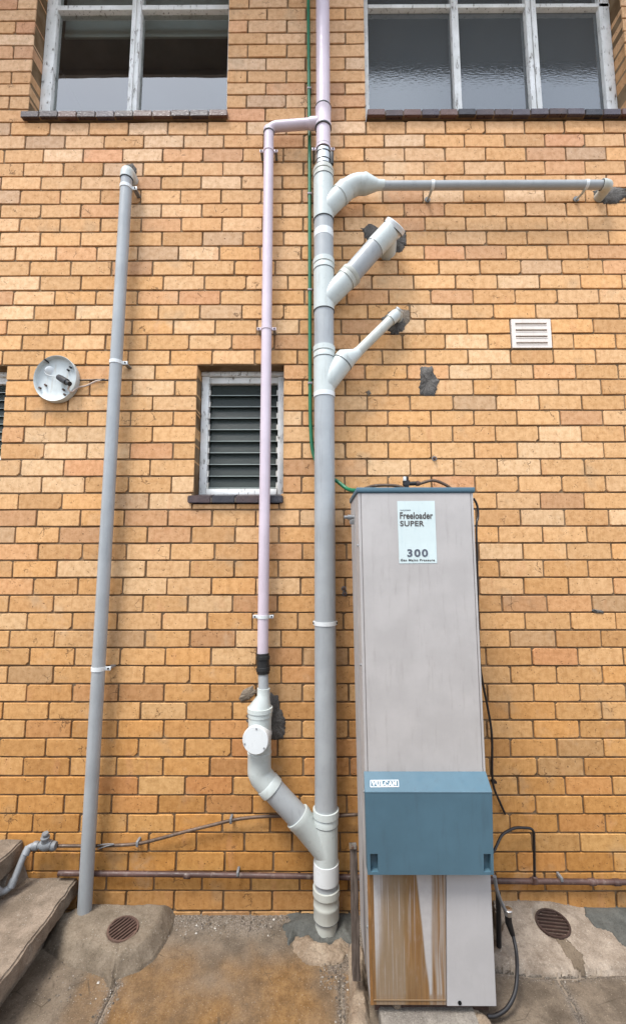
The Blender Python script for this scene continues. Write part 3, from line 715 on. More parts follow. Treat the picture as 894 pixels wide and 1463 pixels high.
seg('collar', 1230, 1257, .060, M_white, prof=[(0, .0565), (0, .0612), (1, .0612), (1, .055)])
seg('grey_pipe', 1256, 1270, .0545, M_grey)
seg('collar', 1266, 1310, .060, M_fitb, prof=[(0, .055), (0, .0635), (.22, .0645), (.27, .060), (.5, .060), (.52, .0615), (.6, .0615), (.62, .0605), (1, .0605), (1, .054)])
seg('stub_pipe', 1308, 1350, .0525, M_fitb)
for y in (316, 445.5, 388, 256.5, 513, 1176.5, 1309.5): seg('joint_ring', y-.35, y+.45, .0592 if y not in (1309.5,) else .0612, M_ringd)
# branch 1 to the horizontal pipe
A = Vector((XS, -YS, SZ(303))); Bp = P(493, 272, YS); Cc = P(507, 263.5, YS); D = P(521, 263, YS)
b = B(); tube(b, [A, A.lerp(Bp, .55), Bp], [.0555]*3, 36); obj('branch_socket', b, M_fit, st)
dv = (Bp-A).normalized(); b = B(); lathe(b, Bp-dv*.05, Bp+dv*.006, [(0, .0555), (0, .059), (1, .059), (1, .055)], 36); obj('collar', b, M_fit, st)
b = B(); tube(b, fillet([Bp, Cc, D], .03, 6), .0555, 36); obj('bend', b, M_fit, st, 50)
E1 = P(540, 264.5, YS); b = B(); tube(b, [D-Vector((.006, 0, 0)), D+Vector((.004, 0, 0)), E1, E1+Vector((.035, 0, 0))], [.057, .057, .0285, .027], 36); obj('reducer', b, M_fit, st, 30)
H1 = P(866, 264, YS); E1 = Vector((E1.x, -YS, H1.z)); b = B(); lathe(b, E1, H1, [(0, .0245), (1, .0245)], 28); obj('horizontal_pipe', b, M_grey, st, 35, 'thin grey pipe running right below the window')
b = B(); tube(b, fillet([H1-Vector((.03, 0, 0)), H1+Vector((.012, 0, 0)), H1+Vector((.012, YS, 0))], .02, 5), .0285, 24); obj('bend', b, M_fitb, st, 50)
b = B(); lathe(b, H1-Vector((.03, 0, 0)), H1-Vector((.012, 0, 0)), [(0, .031), (1, .031)], 28); obj('collar', b, M_fitb, st)
for x in (617, 836):
    c = P(x, 264, YS); c.z = H1.z
    b = B(); lathe(b, c-Vector((.009, 0, 0)), c+Vector((.009, 0, 0)), [(0, .0245), (0, .0268), (1, .0268), (1, .0245)], 28); cl = obj('pipe_clip', b, M_white, st)
    b = B(); tube(b, [c+Vector((-.004, .0, -.024)), c+Vector((-.006, .03, -.030)), c+Vector((-.006, .09, -.014))], .007, 10); obj('clip_leg', b, M_fitb, cl)
    b = B(); lathe(b, c+Vector((-.006, .080, -.014)), c+Vector((-.006, .086, -.014)), [(0, .017), (1, .017)], 12); obj('clip_foot', b, M_galv, cl)
# branch 2: thick sloping branch with cleanout cap
A = Vector((XS, -YS, SZ(432))); K = P(497, 397, .095); L2 = P(536, 353, .10); T = P(559, 328.5, .105)
dv = (K-A).normalized(); b = B(); lathe(b, A, K+dv*.03, [(0, .0555), (.6, .0572), (1, .0572)], 36); obj('branch_socket', b, M_fit, st)
b = B(); lathe(b, K-dv*.02, K+dv*.03, [(0, .058), (.0, .0615), (.45, .0615), (.5, .059), (.6, .0625), (1, .0635), (1, .055)], 36); obj('collar', b, M_fitb, st)
dk = (L2-K).normalized(); b = B(); lathe(b, K, L2+dk*.02, [(0, .0548), (1, .0548)], 36); obj('grey_pipe', b, M_grey, st)
b = B(); lathe(b, L2-dk*.006, T-dk*.012, [(0, .055), (0, .0578), (1, .0578)], 36); obj('cleanout_bend', b, M_fit, st)
b = B(); Ti = L2.lerp(T, .72); tube(b, fillet([L2, Ti, Vector((Ti.x+.015, .02, Ti.z-.02))], .03, 6), .0565, 32); obj('wall_outlet', b, M_fit, st, 50)
nc = Vector((.50, -.42, .58)).normalized(); Tc = P(565, 322, .115)
b = B(); lathe(b, Tc-nc*.042, Tc+nc*.006, [(0, .055), (.45, .058), (.46, .0635), (.93, .0635), (1, .0605)], 40); cp = obj('cleanout_cap', b, M_white, st, 30, 'round white cleanout cap on the upper branch')
b = B(); lathe(b, Tc-nc*.024, Tc-nc*.0215, [(0, .0642), (1, .0642)], 40); obj('joint_ring', b, M_ringd, cp)
# branch 3: thin pipe
A = Vector((XS, -YS, SZ(552))); K = P(490, 517, .09); L3 = P(503, 511, .085); T = P(563, 452, .06)
dv = (K-A).normalized(); b = B(); lathe(b, A, K-dv*.004, [(0, .0555), (1, .0565)], 36); obj('branch_socket', b, M_fit, st)
b = B(); lathe(b, K-dv*.006, K+dv*.018, [(0, .0585), (1, .0585)], 36); obj('collar', b, M_fit, st)
b = B(); lathe(b, K-dv*.0075, K-dv*.0045, [(0, .059), (1, .059)], 36); obj('joint_ring', b, M_ringd, st)
dt = (T-L3).normalized(); b = B(); tube(b, [K+dv*.016, K+dv*.022, L3+dt*.03, L3+dt*.05], [.058, .057, .031, .0285], 32); obj('reducer', b, M_fit, st, 45)
b = B(); lathe(b, L3+dt*.02, T, [(0, .0275), (1, .0275)], 28); obj('thin_pipe', b, M_fitb, st)
b = B(); lathe(b, T-dt*.035, T+dt*.015, [(0, .0275), (0, .032), (.5, .033), (1, .032), (1, .02)], 28); obj('collar', b, M_fit, st)
T2 = P(568, 446.5, .06); b = B(); tube(b, fillet([T, T2, T2+Vector((.012, .07, -.005))], .015, 5), .027, 24); obj('wall_outlet', b, M_fitb, st, 50)
n3 = Vector((.5, -.45, .6)).normalized(); b = B(); lathe(b, T2, T2+n3*.022, [(0, .02), (.6, .021), (.7, .024), (1, .024), (1, .012), (.8, .011)], 24); obj('plug', b, M_white, st)
# ------------------------------------------------------------------ left downpipe
dp = thing('grey_downpipe', 'single grey downpipe with white bend at the top, left of the lilac pipe', 'pipe')
YD = .065
top = P(181.5, 252, YD); bot = P(121, 1303, YD)
b = B(); lathe(b, top, bot-Vector((0, 0, .03)), [(0, .0325), (1, .0325)], 32); obj('pipe', b, M_grey, dp)
b = B(); t2 = top+Vector((0, 0, .035)); tube(b, fillet([top-Vector((0, 0, .022)), t2, t2+Vector((.004, .08, .0))], .045, 7), .0362, 28); obj('bend', b, M_fit, dp, 50)
b = B(); lathe(b, top-Vector((0, 0, .022)), top-Vector((0, 0, .018)), [(0, .0368), (1, .0368)], 28); obj('joint_ring', b, M_ringd, dp)
for y in (269, 518.5, 955):
    t = (P(150, y, YD).z-bot.z)/(top.z-bot.z); c = bot.lerp(top, t); saddle(dp, c, .0328, .02, M_white, ears=(1,), ear=.03, h=.02)
# ------------------------------------------------------------------ green hose
gh = thing('green_hose', 'thin dark green hose running down behind the grey stack to the water heater', 'hose')
pts = [P(440, -60, .03), P(441, 100, .03), P(442, 200, .03), P(442.5, 400, .03), P(443, 560, .03), P(444, 615, .03), P(448, 650, .03), P(462, 675, .04), P(482, 688, .06), P(497, 699, .10), P(512, 701, .17)]
b = B(); tube(b, curve(pts, 6), .0105, 14); obj('hose', b, M_green, gh)
for y in (128, 278, 415, 548):
    c = P(441.5+.003*y, y, .03); b = B(); box(b, c.x-.013, c.x+.013, c.y-.0125, c.y+.022, c.z-.006, c.z+.006, .002); obj('hose_clip', b, M_galv, gh)
# ------------------------------------------------------------------ water heater
ht = thing('water_heater', 'tall beige gas water heater with blue-grey hood and rust stained base, right of the stack', 'water heater')
HF, HB = .50, .14
zb, ztp = .074, 2.052
lx = lambda z: .2113+(.1873-.2113)*(z-zb)/(ztp-zb)
rx = lambda z: .6905+(.6847-.6905)*(z-zb)/(ztp-zb)
def slab(bm, xa, xb, ya, yb, z0, z1, bev=.002):
    "solid between functions xa(z), xb(z)"
    hexa(bm, [(xa(z0), -yb, z0), (xb(z0), -yb, z0), (xb(z0), -ya, z0), (xa(z0), -ya, z0)], [(xa(z1), -yb, z1), (xb(z1), -yb, z1), (xb(z1), -ya, z1), (xa(z1), -ya, z1)])
    if bev: bmesh.ops.bevel(bm, geom=list(bm.edges), offset=bev, segments=2, affect='EDGES')
b = B(); slab(b, lx, rx, HB, HF-.006, zb, ztp, .004); obj('casing', b, M_heat, ht)
zh = P(600, 1102, HF).z
b = B(); slab(b, lambda z: lx(z)+.014, lambda z: rx(z)-.012, HF-.006, HF, zh-.02, ztp-.004, .002); obj('front_panel', b, M_heat, ht)
for f, g in ((lambda z: lx(z)+.0005, lambda z: lx(z)+.0118), (lambda z: rx(z)-.0098, lambda z: rx(z)-.0005)):
    b = B(); slab(b, f, g, HF-.006, HF-.0015, zb+.01, ztp-.004, .001); obj('corner_trim', b, M_heat, ht)
zc0 = ztp+.001
b = B(); box(b, .1815, .691, -HF-.006, -HB+.004, zc0, P(600, 696.5, HF).z, .002); obj('lid', b, M_hood, ht)
b = B(); box(b, .1845, .688, -HF-.002, -HB, zc0-.004, zc0-.0005); obj('lid_flange', b, M_hoodd, ht)
# side seam and clamp on the left side
b = B(); box(b, lx(1.9)-.02, lx(1.9)-.001, -.30, -.285, 1.93, 1.955, .002); obj('side_bracket', b, M_galv, ht)
b = B(); p = P(497.5, 739, .33); lathe(b, p-Vector((.02, 0, 0)), p+Vector((.035, 0, 0)), [(0, .008), (.3, .008), (.3, .012), (.6, .012), (.6, .009), (1, .009)], 12); obj('side_valve', b, M_galv, ht)
b = B(); slab(b, lambda z: lx(z)-.0025, lambda z: lx(z)-.0008, .33, .345, zb+.01, ztp-.01, 0); obj('side_seam', b, M_heatb, ht)
for k in range(4):
    zz = zb+.25+.5*k; b = B(); lathe(b, (lx(zz)-.005, -.47, zz), (lx(zz)+.002, -.47, zz), [(0, .005), (1, .006)], 8); obj('side_screw', b, M_galv, ht)
# hood
HC = .556
hz0, hz1, hz2 = P(600, 1250, HC).z, P(600, 1131, HC).z, zh
hx = [P(525, 1250, HC).x, P(521, 1131, HC).x, P(519.5, 1102.5, HF).x]; hr = [P(705, 1250, HC).x, P(702.5, 1131, HC).x, P(693, 1102, HF).x]
def interp(z, a, b_): return a+(b_-a)*(z-hz0)/(hz1-hz0)
n0, n1 = P(600, 1246, HC).z, P(600, 1220, HC).z
b = B()
lxs = lambda z: interp(z, hx[0], hx[1]); rxs = lambda z: interp(z, hr[0], hr[1])
fr = [0, .024, .085, .922, .978, 1]; zz = [hz0, n0, n1, hz1]
GV = {}
def hv(i, j, dep=HC):
    k = (i, j, dep)
    if k not in GV: GV[k] = b.verts.new((lxs(zz[j])+(rxs(zz[j])-lxs(zz[j]))*fr[i], -dep, zz[j]))
    return GV[k]
for i in range(5):
    for j in range(3):
        if j == 1 and i in (1, 3):
            q = [(i, j), (i+1, j), (i+1, j+1), (i, j+1)]; dd = HC-.022
            b.faces.new([hv(*c, dd) for c in q])
            for a, c in zip(q, q[1:]+q[:1]): b.faces.new([hv(*a), hv(*c), hv(*c, dd), hv(*a, dd)])
        else: b.faces.new([hv(i, j), hv(i+1, j), hv(i+1, j+1), hv(i, j+1)])
tl, tr = b.verts.new((hx[2], -HF-.001, hz2)), b.verts.new((hr[2], -HF-.001, hz2))
b.faces.new([hv(i, 3) for i in range(6)]+[tr, tl])
bl, br = b.verts.new((hx[0], -HF-.001, hz0)), b.verts.new((hr[0], -HF-.001, hz0))
b.faces.new([hv(i, 0) for i in range(6)]+[br, bl])
b.faces.new([hv(0, j) for j in range(4)]+[tl, bl]); b.faces.new([hv(5, j) for j in range(4)]+[tr, br]); b.faces.new([tl, tr, br, bl])
hood = obj('hood', b, M_hood, ht, 20, 'blue-grey burner hood with sloping top')
b = B(); box(b, hx[1]+.001, hr[1]-.001, -HC-.0015, -HC-.0003, hz1-.0025, hz1+.001); obj('crease_edge', b, simple('worn_blue_edge', (.14, .23, .29), .5, .4), hood)
# lower panels
xsplit = P(638, 1340, HF).x; xs0 = P(637, 1437, HF).x; xs1 = P(637.5, 1255, HF).x
zlt = hz0+.10
NX, NZ = 120, 60
b = B(); g = []
lay = b.verts.layers.float_color.new('mask')
def rust(u, v):
    n = noise.noise(Vector((u*22, v*2.5, 0)))*.6+noise.noise(Vector((u*60, v*2.2, 4)))*.75
    n2 = noise.noise(Vector((u*9, v*3, 9)))
    r = .78+n*.5; dk = .25+n*.4
    if u < .035: return 1, 1
    drip = noise.noise(Vector((u*75, v*1.3, 2))); vein = noise.noise(Vector((u*46+.7*noise.noise(Vector((u*6, v*5, 1))), v*1.8, 6)))
    S3 = lambda a, b_, q: sst((q-a)/(b_-a))
    a = S3(.10, .30, u+.22*v+.05*n2)                    # tan film, thin at the upper left
    r = .10+.80*a; dk = .05+.25*max(0, vein)+.2*v*max(0, n)
    r -= .75*S3(.22, .42, drip)*(1-.8*v)
    w1, w2 = .60+.19*v+.012*n2, .83-.02*v+.01*n2        # clean wedge between the two brown runs
    core = S3(.40, .52, u+.03*n2)*(1-S3(w1-.03, w1+.01, u))
    dk += core*(.75+.5*n2); r += core*.3
    clean = S3(w1-.02, w1+.012, u)*(1-S3(w2-.03, w2+.01, u))
    r = r*(1-clean)+.06*clean; dk *= 1-clean
    rt = S3(w2-.02, w2+.02, u)*(1-S3(.97, 1.0, u)*.4)
    r = r*(1-rt)+rt*(.75+.6*vein); dk = dk*(1-rt)+rt*(.55+1.0*vein)
    if v > .93: r = max(r, .8); dk = max(dk, .3)
    return min(1, max(0, r)), min(1, max(0, dk))
for j in range(NZ+1):
    z = (zb+.002)+(zlt-zb)*j/NZ; xa, xc = lx(z)+.0125, xs0+(xs1-xs0)*(z-zb)/(zlt-zb)
    row = []
    for i in range(NX+1):
        vtx = b.verts.new((xa+(xc-xa)*i/NX, -HF, z)); r, k = rust(i/NX, 1-(z-zb)/(hz0-zb)); vtx[lay] = (r, k, 0, 1); row.append(vtx)
    g.append(row)
for j in range(NZ):
    for i in range(NX): b.faces.new((g[j][i], g[j][i+1], g[j+1][i+1], g[j+1][i]))
obj('access_panel', b, M_rust, ht, 35, 'rust streaked lower left panel')
b = B(); slab(b, lambda z: xs0+(xs1-xs0)*(z-zb)/(zlt-zb)+.003, lambda z: rx(z)-.0005, HF-.006, HF+.001, zb-.002, zlt, .0015); obj('side_panel', b, M_heatb, ht, 35, 'clean grey lower right panel')
b = B(); slab(b, lambda z: lx(z)+.0002, lambda z: lx(z)+.012, HF-.0055, HF+.0008, zb, zlt, .001); obj('rusty_edge', b, simple('rusty_edge_paint', (.28, .14, .05), .7, .2, var=.3, dirt=(.14, .07, .03)), ht)
b = B(); c = P(656, 1432, HF); lathe(b, c+Vector((0, -.004, 0)), c+Vector((0, .004, 0)), [(0, .007), (1, .007)], 12); obj('screw_hole', b, M_dark, ht)
b = B(); box(b, lx(zb)+.012, xs0-.001, -HF-.003, -HF-.0005, zb+.018, zb+.0205); obj('bottom_fold', b, simple('stained_fold', (.2, .13, .07), .6, .3), ht)
# sticker and lettering
def quad_plate(parent, name, px, out, th, mat):
    b = B(); pp = [P(x, y, out) for x, y in px]; hexa(b, [p+Vector((0, th, 0)) for p in pp], pp); return obj(name, b, mat, parent)
sk_ = quad_plate(ht, 'sticker', [(567, 716), (620.5, 715.5), (624, 804.5), (570, 805)], HF+.0012, .001, M_stick)
sk_['label'] = 'pale blue product sticker on the heater front'
def text(s, x0, y0, x1, hpx, out, mat, parent, bold=.0, spacing=1.0, name='lettering', shear=0.0):
    "lettering from pixel (x0,y0) baseline to x1, cap height hpx pixels"
    cu = bpy.data.curves.new('t', 'FONT'); cu.body = s; cu.offset = bold; cu.extrude = .0006; cu.space_character = spacing; cu.shear = shear
    ob = bpy.data.objects.new('t', cu); COL.objects.link(ob); bpy.context.view_layer.update()
    dg = bpy.context.evaluated_depsgraph_get(); me = bpy.data.meshes.new_from_object(ob.evaluated_get(dg)); bpy.data.objects.remove(ob)
    a, c = P(x0, y0, out), P(x1, y0, out); hgt = P(x0, y0-hpx, out).z-a.z
    mnx = min(v.co.x for v in me.vertices); mxx = max(v.co.x for v in me.vertices); 
    sx = (c.x-a.x)/(mxx-mnx); sz = hgt/.70
    for v in me.vertices: v.co = Vector((a.x+(v.co.x-mnx)*sx, -out-v.co.z-.0002, a.z+v.co.y*sz))
    me.materials.clear(); me.materials.append(mat)
    return link(name, me, parent)
so_ = HF+.0016
text('VULCAN', 571, 729.6, 586, 1.6, so_, M_inkblue, sk_)
text('Freeloader', 571, 741, 618, 9.2, so_, M_ink, sk_, .024, 1.04)
text('SUPER', 571.2, 751.5, 605.5, 7.4, so_, M_ink, sk_, .022, 1.08)
text('300', 581.5, 795, 611, 10.2, so_, M_inkblue, sk_, .03, 1.22)
text('Gas Mains Pressure', 572, 801.6, 620.5, 3.0, so_, M_ink, sk_, .02, 1.15)
# VULCAN badge on the sloping hood top
badge_o = (HF+HC)/2
def slope_pt(px, py, lift=.0012):
    "ray onto the sloping hood top"
    a = Vector((0, -HF, hz2)); n_ = Vector((0, (hz1-hz2), (HC-HF))); n_ = Vector((0, -(hz2-hz1), (HC-HF))).normalized()
    a = Vector((0, -HC, hz1)); d_ = ray(px, py); t = (a-CAMP).dot(n_)/d_.dot(n_); return CAMP+d_*t+n_*lift, n_
def badge():
    o, n_ = slope_pt(529, 1124.6); xr_, _ = slope_pt(569, 1124.2); up, _ = slope_pt(529, 1115.2)
    ex = (xr_-o); ey = (up-o); b = B()
    def bar(u0, v0, u1, v1, w_=.011):
        a = o+ex*u0+ey*v0; c = o+ex*u1+ey*v1; d_ = (c-a).normalized(); s = d_.cross(n_).normalized()*(w_*ex.length)
        q = [a-s, c-s, c+s, a+s]; hexa(b, q, [p+n_*.0008 for p in q])
    for q in ((0, 0, 1, 0), (0, 1, 1, 1), (0, 0, 0, 1), (1, 0, 1, 1)): bar(*q, .009)
    lo, hi = .20, .80; W = .145
    def S_(x, v, h=.032): bar(x-h, v, x+h, v, .012)
    x = .055
    bar(x+.02, hi, x+.06, lo, .020); bar(x+.115, hi, x+.06, lo, .012); S_(x+.02, hi); S_(x+.115, hi, .025); x += W+.01
    bar(x+.02, hi, x+.02, lo+.08, .020); bar(x+.105, hi, x+.105, lo+.08, .013); bar(x+.02, lo+.02, x+.105, lo+.02, .018); S_(x+.02, hi); S_(x+.105, hi, .025); x += W
    bar(x+.035, hi, x+.035, lo, .020); bar(x+.005, lo, x+.115, lo, .013); bar(x+.112, lo, x+.112, lo+.22, .010); S_(x+.035, hi); x += W
    bar(x+.02, hi-.1, x+.02, lo+.1, .020); bar(x+.03, hi, x+.10, hi, .014); bar(x+.03, lo, x+.10, lo, .014); bar(x+.108, hi, x+.108, hi-.2, .010); bar(x+.108, lo, x+.108, lo+.12, .010); x += W
    bar(x+.065, hi, x+.02, lo, .012); bar(x+.065, hi, x+.11, lo, .020); bar(x+.04, .42, x+.09, .42, .010); S_(x+.015, lo, .022); S_(x+.11, lo, .025); x += W
    bar(x+.025, hi, x+.025, lo, .013); bar(x+.115, hi, x+.115, lo, .013); bar(x+.02, hi, x+.12, lo, .020); S_(x+.02, hi, .024); S_(x+.02, lo, .024); S_(x+.12, hi, .024)
    obj('logo_lettering', b, M_wht_print, hood, 10)
badge()
# relief valve and pipes at the top, behind the lid
vz = P(580, 690, .12)
b = B(); lathe(b, vz+Vector((0, 0, -.06)), vz+Vector((0, 0, .035)), [(0, .014), (.5, .014), (.5, .019), (.75, .019), (.78, .013), (.95, .013), (1, .008)], 14); rv = obj('relief_valve', b, M_blk, ht, 35, 'small black relief valve behind the lid')
b = B(); tube(b, [vz+Vector((.01, 0, -.004)), vz+Vector((.05, 0, -.002))], .011, 12); obj('valve_arm', b, M_blk, rv)
b = B(); box(b, vz.x-.018, vz.x-.004, vz.y-.021, vz.y-.004, vz.z+.008, vz.z+.03, .002); obj('valve_tag', b, M_white, rv)
b = B(); lathe(b, vz+Vector((.05, 0, -.002)), vz+Vector((.075, 0, -.004)), [(0, .008), (.1, .014), (.5, .014), (.7, .012), (1, .008)], 12); obj('valve_nut', b, M_iron, rv)
b = B(); tube(b, curve([vz+Vector((.07, 0, -.004)), P(618, 686.5, .12), P(635, 692, .12), P(645, 699, .12)], 6), .008, 12); obj('pipe', b, M_rustpipe, rv)
b = B(); tube(b, curve([vz+Vector((-.01, 0, -.025)), P(560, 693.5, .12), P(535, 694, .12), P(518, 699, .14)], 6), .0085, 12); obj('pipe', b, M_rustpipe, rv)
# flue pad, feet
b = B(); box(b, lx(.07)+.02, rx(.07)-.02, -HF+.03, -HB, .03, .0735); obj('base_frame', b, M_iron, ht)
# ------------------------------------------------------------------ cables and pipes near the heater
t = thing('black_cable', 'thin black cable hanging down the right side of the water heater', 'cable')
b = B(); tube(b, curve([P(676, 712, .13), P(681, 722, .12), P(682.5, 738, .12), P(680, 752, .13), P(681, 800, .13), P(684, 930, .10), P(689, 975, .07), P(696, 1010, .05), P(702, 1050, .04), P(702.5, 1105, .035), P(705, 1125, .03), P(713, 1145, .02), P(721, 1163, .012)], 6), .0058, 10); obj('cable', b, M_blk, t)
b = B(); c = P(703, 1117, .02); box(b, c.x-.004, c.x+.02, c.y-.008, .0, c.z-.006, c.z+.004, .001); obj('cable_clip', b, M_blk, t)
t = thing('gas_pipe', 'brown painted gas pipe running along the bottom of the brick wall', 'pipe')
GP = lambda x, y: P(x, y, .028)
b = B(); tube(b, [GP(84, 1247.5), GP(250, 1249), GP(447, 1252), GP(700, 1258.5), GP(905, 1260.5), GP(960, 1261)], .0125, 16); obj('pipe', b, M_cop, t)
for x in (268, 700, 762, 845, 880):
    y = 1247+(x-90)*.0168; c = GP(x, y+.3); b = B(); lathe(b, c-Vector((.018, 0, 0)), c+Vector((.018, 0, 0)), [(0, .0125), (.1, .0155), (.9, .0155), (1, .0125)], 16); obj('coupling', b, M_cop, t)
for x in (340, 620, 800):
    y = 1247+(x-90)*.0168; c = GP(x, y-3); b = B(); box(b, c.x-.006, c.x+.006, c.y-.016, 0, c.z-.004, c.z+.016, .002); obj('pipe_clip', b, M_galv, t)
t = thing('heater_supply_pipe', 'thin dark bent pipe rising from the gas pipe into the right side of the heater', 'pipe')
b = B(); tube(b, fillet([P(763, 1257, .04), P(762, 1183.5, .04), P(735, 1182, .05), P(716, 1192, .09), P(706, 1215, .14), P(700, 1222, .18)], .03, 6), .0064, 12); obj('pipe', b, M_blk, t)
b = B(); c = P(763, 1252, .04); lathe(b, c, c-Vector((0, 0, .03)), [(0, .0078), (.1, .012), (1, .012)], 12); obj('nut', b, M_cop, t)
t = thing('copper_drain_pipe', 'thin tarnished pipe sagging along the wall from the tap to behind the stack', 'pipe')
b = B(); tube(b, curve([P(80, 1208.5, .03), P(120, 1208.5, .03), P(160, 1208, .03), P(196, 1205.5, .03), P(225, 1199, .03), P(258, 1190, .03), P(300, 1179.5, .03), P(345, 1169.5, .03), P(395, 1166, .03), P(450, 1167.5, .03), P(505, 1164, .05), P(520, 1163, .1)], 6), .0078, 12); obj('pipe', b, M_rustpipe, t)
for x, y in ((197, 1205), (330, 1172)):
    c = P(x, y, .03); b = B(); box(b, c.x-.006, c.x+.006, c.y-.011, 0, c.z-.012, c.z+.014, .002); obj('pipe_clip', b, M_galv, t)
t = thing('twisted_wire_tie', 'short grey tie wire twisted round the thin pipe beside the downpipe', 'wire')
b = B(); tube(b, curve([P(140, 1213, .04), P(152, 1209, .045), P(163, 1206, .04), P(150, 1206, .045), P(140, 1208, .04)], 6), .0022, 8); obj('wire', b, M_galv, t)
# galvanised water pipe and tap
t = thing('galvanised_water_pipe', 'grey galvanised pipe with a stop tap descending onto the concrete steps', 'water pipe')
b = B(); tube(b, fillet([P(76, 1208, .05), P(45, 1209, .05), P(38, 1214, .06), P(16, 1268, .13), P(2, 1276, .16), P(-12, 1262, .2)], .03, 6), .0145, 18); obj('pipe', b, M_galv, t)
for x, y, o_ in ((52, 1208.5, .05), (77, 1208.5, .045)):
    c = P(x, y, o_); b = B(); lathe(b, c-Vector((.016, 0, 0)), c+Vector((.012, 0, 0)), [(0, .017), (.3, .021), (.7, .021), (1, .018)], 16); obj('coupling', b, M_galv, t)
c = P(66, 1207, .05); b = B(); lathe(b, c-Vector((.028, 0, 0)), c+Vector((.028, 0, 0)), [(0, .018), (.25, .024), (.5, .027), (.75, .024), (1, .018)], 18); vb = obj('valve_body', b, M_galv, t)
b = B(); lathe(b, c+Vector((0, -.005, .01)), c+Vector((0, -.012, .062)), [(0, .018), (.45, .017), (.5, .021), (.62, .021), (.65, .011), (.85, .011), (.9, .016), (1, .014)], 14); obj('valve_spindle', b, M_galv, vb)
b = B(); c2 = P(40, 1213, .055); lathe(b, P(42, 1209.5, .05), P(36, 1222, .07), [(0, .018), (1, .018)], 16); obj('elbow', b, M_galv, t)
b = B(); lathe(b, P(21, 1255, .115), P(15, 1269, .135), [(0, .0175), (1, .0175)], 16); obj('elbow', b, M_galv, t)
# hose at the right of the heater base
t = thing('gas_hose', 'black flexible hose with silver capped fitting curling down beside the heater base', 'hose')
b = B(); tube(b, curve([P(706, 1252, .40), P(709, 1270, .38), P(716, 1290, .34), P(724, 1306, .30)], 6), .0072, 12); obj('upper_hose', b, M_galv, t)
b = B(); tube(b, [P(725, 1303, .30), P(726, 1318, .30), P(732, 1336, .30)], [.014, .0145, .010], 14); obj('fitting', b, M_blk, t)
b = B(); c = P(724.8, 1306, .305); lathe(b, c+Vector((0, -.004, .002)), c+Vector((0, -.006, .026)), [(0, .0165), (.9, .0165), (1, .013)], 18); obj('silver_cap', b, M_steel, t)
b = B(); tube(b, curve([P(732, 1335, .30), P(737, 1360, .34), P(738, 1390, .40), P(735, 1418, .445), P(724, 1440, .475), P(708, 1451, .49), P(696, 1452, .495)], 6), .0072, 14); obj('hose', b, M_blk, t)
b = B(); tube(b, [P(711, 1275, .24), P(712, 1320, .23), P(712, 1352, .22)], .011, 12); obj('rear_pipe', b, M_blk, t)
# timber batten on the left of the heater
t = thing('timber_batten', 'weathered dark timber batten standing against the left side of the heater', 'timber')
a0, a1 = P(503.5, 1210, .40), P(507, 1403, .43); b = B()
hexa(b, [a1+Vector((-.008, 0, 0)), a1+Vector((.022, 0, 0)), a1+Vector((.020, .03, 0)), a1+Vector((-.010, .03, 0))], [a0+Vector((-.008, 0, 0)), a0+Vector((.020, 0, 0)), a0+Vector((.018, .03, 0)), a0+Vector((-.010, .03, 0))])
bmesh.ops.bevel(b, geom=list(b.edges), offset=.002, segments=1, affect='EDGES'); bmesh.ops.subdivide_edges(b, edges=[e for e in b.edges if e.calc_length() > .3], cuts=14)
for v in b.verts: v.co += Vector((noise.noise(v.co*23), noise.noise(v.co*19+Vector((4, 4, 4))), 0))*.002
obj('batten', b, M_wood, t)
b = B(); box(b, a0.x-.014, a0.x+.014, a0.y-.006, a0.y+.0, a0.z-.006, a0.z+.018, .001); obj('bracket', b, M_steel, t)
b = B(); lathe(b, a0+Vector((0, -.012, .003)), a0+Vector((0, -.006, .003)), [(0, .005), (1, .005)], 8); obj('screw', b, M_iron, t)
# ------------------------------------------------------------------ light fitting base
t = thing('light_fitting_base', 'round white metal light base without its cover, left of the grey downpipe', 'light fitting')
c = P(79.8, 540.8, .035); rx_, rz_ = .121, .134
def disc(bm, y, fac, K=56): return [bm.verts.new((c.x+cos(2*pi*k/K)*rx_*fac, y, c.z+sin(2*pi*k/K)*rz_*fac)) for k in range(K)]
b = B(); R_ = [disc(b, -.004, .99), disc(b, -.040, 1.0), disc(b, -.0425, .985), disc(b, -.040, .955), disc(b, -.020, .93), disc(b, -.017, .90), disc(b, -.015, .45), disc(b, -.015, .1)]
for a, d in zip(R_, R_[1:]):
    for k in range(56): b.faces.new((a[k], a[(k+1) % 56], d[(k+1) % 56], d[k]))
b.faces.new(R_[-1])
obj('dish', b, simple('aged_white_enamel', (.47, .50, .49), .4, .4, .05, var=.10, dirt=(.30, .22, .13), dirt_amt=.45), t, 50)
def LP(px, py, o_): return P(px, py, o_)
b = B(); lathe(b, LP(84.5, 539, .035), LP(100, 548.5, .075), [(0, .0), (0, .016), (.2, .018), (.75, .018), (.8, .013), (1, .013)], 18); obj('lampholder', b, M_blk, t)
b = B(); lathe(b, LP(72, 530, .015), LP(72, 530, .022), [(0, .026), (.6, .024), (1, .018)], 20); obj('reflection_blob', b, M_white, t)  # raised white disc stands in for a bright reflection on the dish
b = B(); tube(b, curve([LP(72, 524, .02), LP(64, 531, .024), LP(70, 536, .024), LP(84, 538, .03)], 5), .0016, 8); obj('wire', b, M_white, t)
for px_, py_ in ((67, 515.5), (101.5, 525), (98, 529), (58, 554.5), (66, 550.5), (93, 564), (91.5, 557)):
    b = B(); p = LP(px_, py_, .02); lathe(b, p+Vector((0, .004, 0)), p-Vector((0, .010, 0)), [(0, .006), (1, .0055)], 10); obj('screw', b, M_iron if px_ < 96 else M_blk, t)
b = B(); tube(b, [LP(64, 513, .045), LP(70, 518, .022)], .004, 8); obj('screw', b, M_blk, t)
